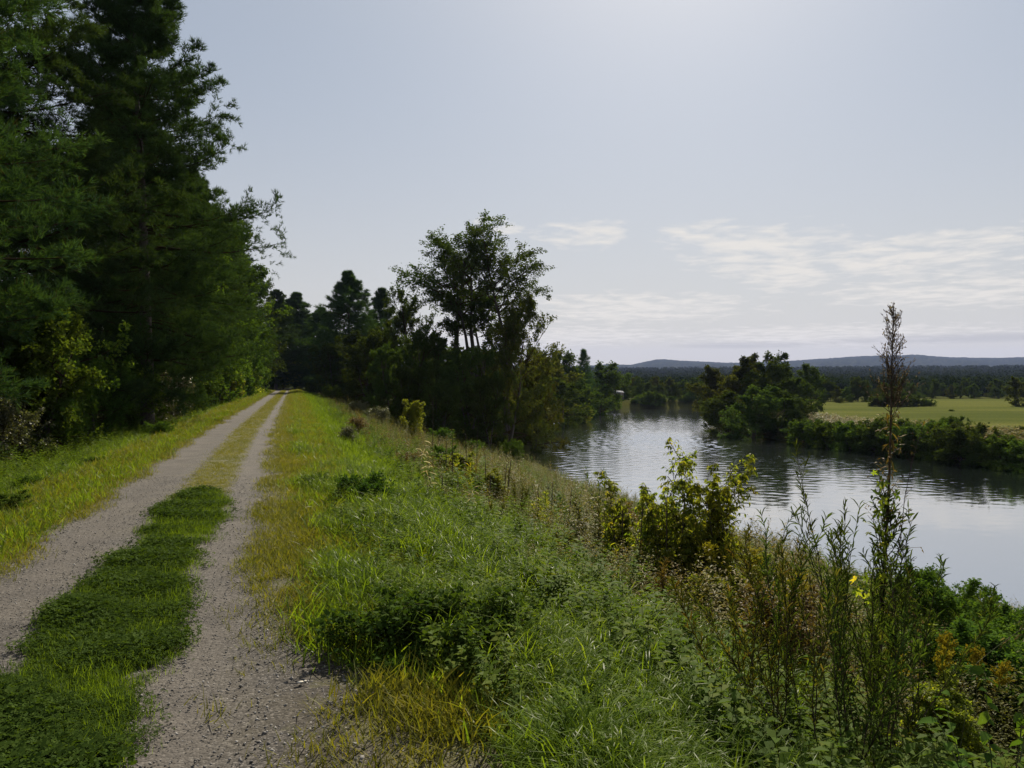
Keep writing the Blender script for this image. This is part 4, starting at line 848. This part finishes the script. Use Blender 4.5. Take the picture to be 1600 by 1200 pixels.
p = N(nt, 'ShaderNodeBsdfPrincipled', i_Roughness=.8); nt.links.new(ramp(nt, at.outputs['Fac'], [(0, (.05, .046, .043)), (.5, (.10, .093, .087)), (.85, (.17, .158, .148)), (1, (.34, .32, .30))]), p.inputs['Base Color']); nt.links.new(p.outputs[0], out.inputs[0]); MT['stones'] = m
stuff(acc.build('gravel', m), 'loose grey gravel lying on the wheel tracks', 'gravel')
# ------------------------------------------------------------------ individual foreground plants
LEAF2 = Tpl().add([(0, 0, 0), (.42, .3, .07), (0, .35, 0), (-.42, .3, .07), (.30, .7, .02), (0, .72, -.05), (-.30, .7, .02), (0, 1, -.20)],
                  [(0, 1, 2, 2), (0, 2, 3, 3)], 0.5)
LEAF2 = Tpl(); _V = [(0, 0, 0), (.42, .3, .07), (0, .35, 0), (-.42, .3, .07), (.30, .7, .02), (0, .72, -.05), (-.30, .7, .02), (0, 1, -.20)]
LEAF2.add(_V, [(0, 1, 2), (0, 2, 3), (4, 7, 5), (5, 7, 6)], .5); LEAF2.Q.append(np.array([(1, 4, 5, 2), (2, 5, 6, 3)])); LEAF2.fin()
def leaves_on(acc, rng, poly, n, size, asp, e=.5, t0=.1, t1=1.0, grow=0.0, R=None, jit=.0, droop=0.0):
    """n leaves on every stem of poly (N,k,3)"""
    Nn = len(poly); t = t0 + (t1 - t0) * (np.arange(n)[None] + rng.random((Nn, n))) / n
    p, tg = sample(poly, t); p = p.reshape(-1, 3) + rng.normal(size=(Nn * n, 3)) * jit; tg = tg.reshape(-1, 3); tt = t.ravel()
    az = np.tile(np.arange(n) * 2.4, Nn) + rng.random(Nn * n) * 1.2
    h = np.stack([np.cos(az), np.sin(az), np.zeros_like(az)], -1); ee = e + rng.normal(size=len(az)) * .25 - droop * rng.random(len(az))
    d = norm(h * np.cos(ee)[:, None] + tg * np.sin(ee)[:, None] + np.array([0, 0, -droop * .3]))
    B = basis(d, norm(tg + rng.normal(size=p.shape) * .3)); sz = size * (.65 + .6 * rng.random(len(az))) * (1 + grow * tt)
    stamp(acc, LEAF2, p, B, np.stack([sz * asp, sz, sz], -1), np.clip(rng.random(len(az)) if R is None else R + .3 * (rng.random(len(az)) - .5), .05, 1), 1.0)
def at(px, Y, top):
    x = P2(px, Y); z = float(hterr(np.array([x]), np.array([float(Y)]))[0]); return x, z, Zat(top, Y) - z
def stems(rng, n, H, spread, wob=.05, k=10, minh=.6, leanx=0.0):
    az = rng.random(n) * 6.28; sp = spread * np.sqrt(rng.random(n)); d = norm(np.stack([np.cos(az) * sp + leanx, np.sin(az) * sp, np.ones(n)], -1))
    L = H * (minh + (1 - minh) * rng.random(n)) / d[:, 2]; L[0] = H; p = np.stack([np.cos(az) * .03, np.sin(az) * .03, np.zeros(n)], -1) * (n > 1)
    return walk(rng, p, d, L, k, wob, .05), L
# tall wild lettuce
MT['seed'] = leafmat('seed_heads', [(0, (.035, .025, .02)), (.6, (.09, .06, .045)), (1, (.3, .24, .18))], .3, .6, .3, objvar=0)
x, z, H = at(1372, 5.0, 478); rng = np.random.default_rng(1001)
th = thing('wild_lettuce', 'tallest dark stemmed weed in the foreground, its airy seed plume rising above the hills', 'wild plant', (x, 5.0, z))
st = walk(rng, np.zeros((1, 3)), np.array([[0.0, .02, 1.]]), np.array([H * 1.0]), 16, .015, .05)
tubes(Acc(), st, (.015 * (1 - .8 * np.linspace(0, 1, 16)))[None], 0, 7).build('stem', MT['stalk'], th, True)
a = Acc(); br, L, tt = spawn(rng, st, np.array([H]), 84, .74, .985, .075, .75, .35, .12, 5, taper=.72)
tubes(a, br, np.full((len(br), 5), .0016), .2, 3); b2, L2, _ = spawn(rng, br, L, 5, .3, 1, .42, .7, .3, .1, 3)
tubes(a, b2, np.full((len(b2), 3), .001), .2, 3)
put_leaves(a, rng, b2, 2, .015, .42, .002, -.6, rng.random(len(b2)), .5); put_leaves(a, rng, br, 4, .015, .42, .004, -.6, rng.random(len(br)), .3)
a.build('seed_plume', MT['seed'], th)
a = Acc(); br, L, _ = spawn(rng, st, np.array([H]), 60, .45, .76, .06, .9, .1, .2, 4)
tubes(a, br, np.full((len(br), 4), .0015), 0.0, 3); put_leaves(a, rng, br, 3, .03, .35, .01, .6, rng.random(len(br)), .3)
leaves_on(a, rng, st, 46, .085, .24, .2, .25, .76, droop=1.0)
a.build('stem_leaves', MT['leaf_brown'], th)
a = Acc(); br, L, _ = spawn(rng, st, np.array([H]), 90, .10, .55, .12, .7, .5, .12, 5)
tubes(a, br, np.full((len(br), 5), .003), 0.0, 3); leaves_on(a, rng, br, 9, .055, .3, .8, .15)
a.build('lower_branches', MT['leaf_dark'], th)
# vine with star shaped pale leaves climbing the stems
STAR = Tpl(); rs = np.random.default_rng(3)
for j_ in range(5):
    an = (j_ - 2) * .95; l_ = 1.0 if j_ == 2 else (.8 if j_ in (1, 3) else .55); dx, dy = sin(an), cos(an)
    STAR.add([(0, 0, 0), (dx * .45 * l_ + dy * .17, dy * .45 * l_ - dx * .17, .03), (dx * l_, dy * l_, -.12), (dx * .45 * l_ - dy * .17, dy * .45 * l_ + dx * .17, .03)], [(0, 1, 2, 3)], .6)
STAR.fin()
x, z, H = at(1362, 4.93, 735); rng = np.random.default_rng(1002)
th = thing('climbing_vine', 'pale yellow vine with star shaped leaves twining up the tall dark weed', 'vine', (x, 4.93, z))
t_ = np.linspace(0, 1, 40); vp = np.stack([.04 + .05 * np.cos(t_ * 26) + .03 * np.sin(t_ * 9), .05 * np.sin(t_ * 26), t_ * H], -1)[None]
tubes(Acc(), vp, np.full((1, 40), .0022), 0, 4).build('tendril', MT['stem_green'], th)
a = Acc(); n = 44; q = np.clip(.42 + .58 * rng.random((1, n)), 0, 1); p, _ = sample(vp, q); p = p[0] + np.stack([rng.normal(size=n) * .055, rng.normal(size=n) * .03, rng.normal(size=n) * .02], -1)
d = norm(rng.normal(size=(n, 3)) * .6 + np.array([0, 0, -.6])); stamp(a, STAR, p, basis(d, rng.normal(size=(n, 3)) * .5 + np.array([0, -.7, .6])), .035 + .035 * rng.random(n), rng.random(n), 1)
a.build('leaves', MT['leaf_bright'], th)
def stemweed(name, label, cat, px, Y, top, seed, n, spread, leaf, asp, nl, lm, sm_='stalk', e=.9, minh=.6, t0=.25, group=None, branch=0, rad=.005, leanx=0.0, extra=None, jit=0.0, droop=0.0):
    x, z, H = at(px, Y, top); rng = np.random.default_rng(seed)
    th = thing(name, label, cat, (x, Y, z), group=group)
    st, L = stems(rng, n, H, spread * 1.25, minh=minh, leanx=leanx, wob=.085); tubes(Acc(), st, (rad * (1 - .75 * np.linspace(0, 1, 10)))[None] * np.ones((n, 1)), 0, 5).build('stems', MT[sm_], th, True)
    a = Acc(); leaves_on(a, rng, st, nl, leaf, asp, e, t0, jit=jit, droop=droop)
    if branch:
        br, L2, _ = spawn(rng, st, L, branch, max(.3, t0), .97, .16, .55, .5, .08, 5); tubes(a, br, np.full((len(br), 5), rad * .3), 0, 3); leaves_on(a, rng, br, max(5, nl // 4), leaf * .85, asp, e, .1, jit=jit, droop=droop)
    a.build('leaves', MT[lm], th)
    if extra: extra(th, st, L, rng)
    return th
GW = 'dark stemmed weeds in the right foreground'
for i, (px, Y, top, n, sp, lb, lm) in enumerate([
 (1300, 4.7, 706, 3, .05, 'dark upright weed with narrow leaves, tallest just left of the plumed weed', 'leaf_dark'), (1243, 4.6, 782, 2, .06, 'slim dark weed with a leafy tip to the left of the tallest narrow leaved weed', 'leaf_dark'),
 (1190, 4.8, 812, 2, .05, 'thin dark weed sprig at the left end of the foreground weed clump', 'leaf_dark'), (1218, 4.4, 828, 3, .10, 'narrow leaved weed second from the left in the foreground clump', 'leaf_olive'),
 (1335, 4.5, 800, 4, .12, 'dense leafy weed between the narrow leaved weed and the plumed weed', 'leaf_dark'), (1410, 4.6, 860, 3, .10, 'dark leafy weed leaning out over the water right of the plumed weed', 'leaf_dark'),
 (1375, 4.4, 830, 7, .14, 'thick dark weed wrapped round the foot of the plumed weed', 'leaf_dark'), (1270, 4.2, 860, 4, .22, 'bushy weed of many dark stems left of the foot of the plumed weed', 'leaf_olive'),
 (1165, 4.6, 880, 3, .18, 'olive weed of thin stems at the outer left of the foreground clump', 'leaf_olive'), (1330, 4.1, 900, 4, .25, 'shaded leafy weed at the centre of the foreground clump', 'leaf_dark')]):
    stemweed('narrow_leaved_weed', lb, 'wild plant', px, Y, top, 1100 + i, n, sp, .075, .16, 34, lm, e=1.05, t0=.3, group=GW, branch=12, minh=.72)
def buds(th, st, L, rng):
    a = Acc(); br, L2, _ = spawn(rng, st, L, 26, .3, .98, .07, .9, .3, .15, 4, taper=.6); tubes(a, br, np.full((len(br), 4), .0012), .2, 3)
    tubes(a, st[:1], np.full((1, 10), .0013), .2, 3)
    put_leaves(a, rng, br, 3, .018, .5, .003, -.3, rng.random(len(br)), .4); a.build('seed_heads', MT['seed'], th)
stemweed('thin_weed', 'thin leaning weed with tiny pale seed heads just right of the plumed weed', 'wild plant', 1398, 4.9, 640, 1201, 1, .0, .05, .2, 8, 'leaf_brown', leanx=.035, extra=buds, rad=.005)
stemweed('thin_weed', 'fine branched weed reaching over the water low right of the plumed weed', 'wild plant', 1432, 4.9, 868, 1202, 2, .05, .05, .2, 6, 'leaf_brown', leanx=.02, extra=buds, rad=.003)
# box elder sapling
def pinnate(th, st, L, rng):
    a = Acc(); br, L2, _ = spawn(rng, st, L, 13, .18, 1.0, .24, .8, .15, .12, 6); tubes(a, br, np.full((len(br), 6), .004), 0, 4)
    tw, L3, _ = spawn(rng, br, L2, 11, .2, 1.0, .45, .95, .05, .1, 5); L3 = np.clip(L3, .10, .24); tubes(a, tw, np.full((len(tw), 5), .0018), 0, 3)
    p, tg = sample(tw, np.tile(np.array([[.35, .35, .65, .65, 1.0]]), (len(tw), 1))); n = len(tw); sgn = np.array([1, -1, 1, -1, 0.])
    sd = norm(np.cross(tg, np.array([0, 0, 1.]) + rng.normal(size=tg.shape) * .1)); d = norm(tg * .5 + sd * sgn[None, :, None] * .9 + np.array([0, 0, -.75]) + rng.normal(size=tg.shape) * .15).reshape(-1, 3)
    sz = .055 * (.7 + .5 * rng.random(len(d))); cl = np.clip(np.repeat(rng.random(n), 5) * .7 + .3 * rng.random(len(d)), .05, 1)
    stamp(a, LEAF2, p.reshape(-1, 3), basis(d, rng.normal(size=d.shape) * .5 + np.array([0, 0, 1.])), np.stack([sz * .55, sz, sz], -1), cl, 1)
    a.build('leaves', MT['leaf_bright'], th)
for i, (px, Y, top, n, sp, lb) in enumerate([(1078, 9.4, 712, 9, .42, 'largest yellow green sapling with drooping compound leaves before the water'), (1008, 9.8, 712, 4, .22, 'sapling with drooping leaves forming the tall left tip of the yellow green bush'),
      (1128, 9.0, 752, 6, .34, 'sapling with drooping leaves forming the right shoulder of the yellow green bush'), (972, 10.4, 742, 4, .34, 'small pale sapling standing just apart at the left of the yellow green bush'), (1040, 9.0, 790, 6, .40, 'low sapling filling the foot of the yellow green bush')]):
    x, z, H = at(px, Y, top); rng = np.random.default_rng(1300 + i); th = thing('sapling', lb, 'sapling', (x, Y, z), group='box elder saplings on the slope')
    st, L = stems(rng, n, H * .97, sp, minh=.55); tubes(Acc(), st, (.012 * (1 - .8 * np.linspace(0, 1, 10)))[None] * np.ones((n, 1)), 0, 6).build('stems', MT['bark'], th, True); pinnate(th, st, L, rng)
# dead mullein stalks
GM = 'dead flower stalks standing on the slope'
mu = [(1004, 9.3, 755, .02, 'thick dark dead stalk left of the yellow green bush, nearest of the stalks'), (1046, 9.0, 778, .03, 'curved dark dead stalk in front of the yellow green bush'), (976, 10.0, 788, .02, 'dark dead stalk left of the thick stalk by the yellow green bush'),
 (892, 12.5, 758, .03, 'leaning dead stalk midway along the slope'), (862, 13.5, 750, .02, 'slim dead stalk left of the leaning midway stalk'), (841, 14, 768, .0, 'short dead stalk with a tuft midway along the slope'), (797, 15, 715, .05, 'leaning blackish dead stalk, right one of the slanting pair'),
 (790, 15.5, 722, .04, 'leaning blackish dead stalk, left one of the slanting pair'), (744, 16, 650, .01, 'tall thin dead stalk catching light at its tip before the dark wood'), (730, 16.5, 672, .0, 'dead stalk just left of the tall light tipped stalk'),
 (706, 15, 680, .0, 'dark dead stalk, right one of the close pair before the wood'), (698, 15.5, 682, .01, 'dark dead stalk, left one of the close pair before the wood'), (679, 14.5, 618, .01, 'tallest and thinnest dead stem, above the pale dry weed'), (768, 14.5, 738, .06, 'short slanting dead stalk below the blackish pair'), (715, 14, 740, .02, 'short dead stalk in the sunlit weeds below the close pair'),
 (690, 13.5, 742, -.02, 'short dark stalk at the right of the pale dry weed'), (917, 12, 790, .02, 'small dead stalk to the right of the leaning midway stalk'), (760, 16, 705, .0, 'dead stalk between the slanting pair and the light tipped stalk')]
for i, (px, Y, top, ln, lb) in enumerate(mu):
    x, z, H = at(px, Y, top); rng = np.random.default_rng(1400 + i); th = thing('dead_stalk', lb, 'dead plant', (x - ln * H * 1.5, Y, z - .02), group=GM)
    d = norm(np.array([[ln * 1.5, .02, 1.]])); st = walk(rng, np.zeros((1, 3)), d, np.array([H / d[0, 2]]), 14, .012, 0.0); thin = i in (8, 12)
    rp = np.interp(np.linspace(0, 1, 14), [0, .5, .55, .95, 1], [.010, .008, .015, .011, .003]) * (.4 if thin else .5 + .35 * rng.random()) * (1 + .15 * rng.normal(size=14)); a = Acc()
    tubes(a, st, np.abs(rp)[None], 0, 6); a.build('stalk', MT['stalk'], th)
    a = Acc(); leaves_on(a, rng, st, 14, .10, .25, -.2, .05, .5, droop=.8); a.build('dead_leaves', MT['leaf_brown'], th)
# pale dry milkweed
for i, (px, Y, top, lb) in enumerate([(668, 12.8, 690, 'dry weed with curled straw pale leaves beside the dark wood'), (676, 13.0, 684, 'taller dry weed with straw pale leaves just behind the first one'), (730, 11.5, 752, 'shorter dry weed with straw pale leaves amid the sunlit weeds')]):
    stemweed('dry_weed', lb, 'dead plant', px, Y, top, 1500 + i, 1, .0, .13, .16, 22, 'straw', e=.35, t0=.3, group='pale dry weeds on the slope', droop=.9)
# goldenrods
def gold(th, st, L, rng):
    a = Acc(); br, L2, _ = spawn(rng, st, L, 12, .80, .99, .16, .9, .1, .1, 5, taper=.6); tubes(a, br, np.full((len(br), 5), .003), .5, 3)
    put_leaves(a, rng, br, 30, .018, .8, .012, -.4, rng.random(len(br)), .15); a.build('flower_heads', MT['goldenrod'], th)
for i, (px, Y, top, lb) in enumerate([(1432, 5.2, 1012, 'goldenrod with the brightest orange yellow flower plume right of the dark weeds'), (1527, 5.6, 1005, 'goldenrod with a dull yellow flower plume near the right frame edge'), (1112, 8.2, 850, 'goldenrod with small yellow heads below the yellow green bush'), (1165, 7.6, 862, 'goldenrod with small yellow heads at the right foot of the yellow green bush'), (1238, 6.2, 880, 'goldenrod head showing between the foreground stems')]):
    stemweed('goldenrod', lb, 'wild flower', px, Y, top, 1600 + i, 3 if i < 2 else 1, .16, .07, .18, 26, 'leaf_olive', 'stem_green', e=.6, t0=.1, group='goldenrods on the slope', extra=gold, minh=.85)
# broad leaved climber at the right frame edge
stemweed('broad_leaved_weed', 'green broad leaved weed rising at the right frame edge', 'wild plant', 1585, 3.7, 938, 1700, 3, .10, .075, .75, 20, 'leaf_mid', 'stem_green', e=.3, t0=.1, droop=.8)
stemweed('broad_leaved_weed', 'smaller broad leaved weed in the bottom right corner', 'wild plant', 1545, 3.3, 1090, 1701, 3, .18, .075, .7, 16, 'leaf_mid', 'stem_green', e=.3, t0=.1, droop=.6)
# arching seed grass
x, z, H = at(1512, 3.9, 930); rng = np.random.default_rng(1702); th = thing('seed_grass', 'single arching grass stem with hanging seed head against the water at the right edge', 'grass', (x - .1, 3.9, z))
t_ = np.linspace(0, 1, 24); hx = np.where(t_ < .6, t_ * .25, .15 + (t_ - .6) * 1.35); hz = H * np.sin(np.clip(t_ * 1.32, 0, 1.62)) ; st = np.stack([hx, .02 * t_, hz], -1)[None]
tubes(Acc(), st, np.full((1, 24), .0016), 0, 4).build('stem', MT['stem_green'], th)
a = Acc(); leaves_on(a, rng, st, 40, .03, .22, -.7, .70, 1.0, droop=.6, jit=.012); a.build('seed_head', MT['seed'], th)
GU = 'upright leafy weeds standing on the slope'
for i, (px, Y, top, lm, lb) in enumerate([(742, 15, 712, 'leaf_bright', 'yellow green upright weed among the dead stalks'), (812, 14, 742, 'leaf_olive', 'olive upright weed right of the slanting pair of stalks'), (850, 12.5, 772, 'leaf_bright', 'yellow green upright weed by the short tufted stalk'), (925, 11, 778, 'leaf_olive', 'olive upright weed near the leaning midway stalk'),
   (940, 12.5, 735, 'leaf_dark', 'feathery dark weed tip against the water left of the saplings'), (955, 9.5, 830, 'leaf_bright', 'bright upright weed at the left foot of the saplings'), (885, 9.8, 838, 'leaf_olive', 'olive upright weed above the tall grass'), (1150, 8.5, 800, 'leaf_bright', 'yellow green weed against the water right of the saplings'),
   (1175, 7.5, 822, 'leaf_olive', 'leafy weed against the water between saplings and dark weeds'), (1085, 7.0, 900, 'leaf_olive', 'olive upright weed in front of the saplings'), (1030, 7.4, 880, 'leaf_brown', 'brown seeding weed in front of the saplings'), (700, 13, 765, 'leaf_olive', 'olive upright weed below the pale dry weed'),
   (775, 11.5, 790, 'leaf_olive', 'leafy weed at the edge of the tall grass below the stalks'), (1455, 6.5, 905, 'leaf_mid', 'thin green weed against the water right of the dark weeds'), (1530, 7.5, 915, 'leaf_mid', 'wispy green weed on the bank edge near the right frame edge')]):
    stemweed('upright_weed', lb, 'wild plant', px, Y, top, 1800 + i, 3, .22, .085, .22, 30, lm, e=.85, t0=.15, group=GU, branch=8, minh=.6)
# low shrubs on the slope
GS = 'low shrubs on the grassy slope'
for i, (key, px, Y, top, wd_, lb) in enumerate([('bramble', 600, 5.1, 945, 1.25, 'dark low bramble beside the gravel in the foreground'), ('bramble', 715, 4.9, 950, 1.2, 'dark low bramble in the grass right of the one beside the gravel'), ('bramble', 640, 4.5, 1030, 1.1, 'low bramble in front of the two dark brambles'),
   ('bushG', 1440, 10.5, 905, 1.3, 'feathery green shrub on the bank edge right of the dark weeds'), ('bushG', 1500, 11.5, 930, 1.2, 'feathery green shrub further right on the bank edge'), ('bushG', 1585, 9, 955, 1.2, 'green shrub on the bank edge at the right frame edge'), ('bushY', 1180, 10, 870, 1.2, 'olive shrub between the sapling bush and the dark weeds'),
   ('bramble', 560, 11, 752, 1.1, 'dark green leafy clump in the grass left of the pale dry weeds'), ('bramble', 500, 12.5, 745, 1.3, 'small dark clump in the grass near the gravel edge midway'), ('bramble', 455, 10.5, 790, 1.1, 'dark clump right at the gravel edge midway'), ('bramble', 60, 13.5, 745, 1.8, 'dark leafy clump on the left verge'), ('bramble', 150, 17, 715, 1.5, 'leafy clump further along the left verge'),
   ('bushB', 560, 30, 655, 1.3, 'brown twiggy shrub on the right verge before the dark wood'), ('bushB', 930, 14, 850, 1.2, 'brown shrub in the slope weeds'), ('bushB', 1000, 8.2, 905, 1.3, 'reddish brown shrub below the sapling bush'), ('bushG', 820, 22, 760, 1.5, 'round green shrub on the bank near the water'), ('bushG', 870, 20, 785, 1.4, 'green shrub on the bank right of the round one'), ('bushS', 540, 24, 668, 1.1, 'dry greyish shrub at the top of the slope'),
   ('bushB', 855, 9.5, 880, 1.6, 'brown dying shrub where the tall grass meets the slope weeds'), ('bushG', 905, 11, 868, 1.5, 'dark green shrub in the hollow below the leaning midway stalk'), ('bushY', 720, 19, 712, 1.3, 'yellow green clump amid the dead stalks'), ('bushY', 772, 17, 738, 1.3, 'yellow clump under the blackish pair of stalks'), ('bushB', 640, 20, 708, 1.5, 'brown twiggy shrub left of the pale dry weeds'),
   ('bushY', 905, 13.5, 812, 1.4, 'olive yellow clump midway down the slope'), ('bushB', 1010, 13, 800, 1.4, 'brown shrub behind the left sapling'), ('bushY', 1120, 7.6, 905, 1.4, 'yellowing clump between the saplings and the dark weeds'), ('bushB', 1060, 6.8, 985, 1.3, 'reddish brown clump in front of the saplings'), ('bushG', 690, 24, 700, 1.3, 'green clump beside the pale dry weeds'),
   ('bushG', 15, 10.5, 770, 2.2, 'dark green clump at the left frame edge of the verge'), ('bushG', 110, 13, 752, 2.2, 'dark green clump spreading over the left verge'), ('bushG', 250, 25, 660, 1.8, 'leafy clump on the left verge under the pines'), ('bushG', 1500, 6.4, 1000, 1.5, 'feathery green clump behind the dull goldenrod'), ('bushY', 1480, 5.0, 1075, 1.4, 'yellow green clump in the lower right corner'), ('bushG', 1590, 6.6, 1000, 1.5, 'green clump at the lower right frame edge'), ('bushB', 1240, 6.5, 930, 1.3, 'brown shrub seen through the dark stemmed weeds')]):
    if key not in PROTO:
        if key == 'bramble': proto(key, lambda: broadleaf(31, .55, .42, None, stems=9, stemspread=1.3, hb=.1, n1=6, n2=4, n3=3, per=7, leaf=.055, e0=5, e1=60, spread=.03, tr=.006), MT['stalk'], MT['clover']); PH[key] = .55
        if key == 'bushB': proto(key, lambda: broadleaf(32, 1.4, .7, None, stems=8, stemspread=.7, hb=.1, n1=6, n2=5, n3=4, per=6, leaf=.05, e0=20, e1=70, spread=.03, tr=.01), MT['stalk'], MT['leaf_brown']); PH[key] = 1.4
    byp(key, 'shrub', 'shrub', px, Y, top, lb, rz=i * 1.1, group=GS, wide=wd_, trunk='stems', crown='leaves')
# fallen leaf and pebbles beside the gravel
for i, (px, Y, sz, lb) in enumerate([(468, 4.42, .022, 'pale pebble at the right edge of the gravel'), (476, 4.44, .016, 'smaller pale pebble touching the pale one')]):
    r = np.random.default_rng(i); V = stone(7 + i).V * np.array([1, .8, .6]) * sz; a = Acc(); a.add(V, stone(7 + i).Tr, .5); o = a.build('pebble', plainmat('pale_stone', (.6, .54, .44), (.75, .7, .6), 40)); o.location = (P2(px, Y), Y, .05); o['label'] = lb; o['category'] = 'pebble'
# ------------------------------------------------------------------ air
hz = Acc(); box(hz, (0, 3000, 120), (15000, 7600, 260)); m, nt, out = newmat('haze'); vp_ = N(nt, 'ShaderNodeVolumePrincipled'); vp_.inputs['Color'].default_value = (.42, .52, .95, 1); vp_.inputs['Density'].default_value = 0.00006; vp_.inputs['Anisotropy'].default_value = .2; nt.links.new(vp_.outputs[0], out.inputs['Volume'])
o = hz.build('haze', m); stuff(o, 'thin blue haze in front of the far hills', 'haze')
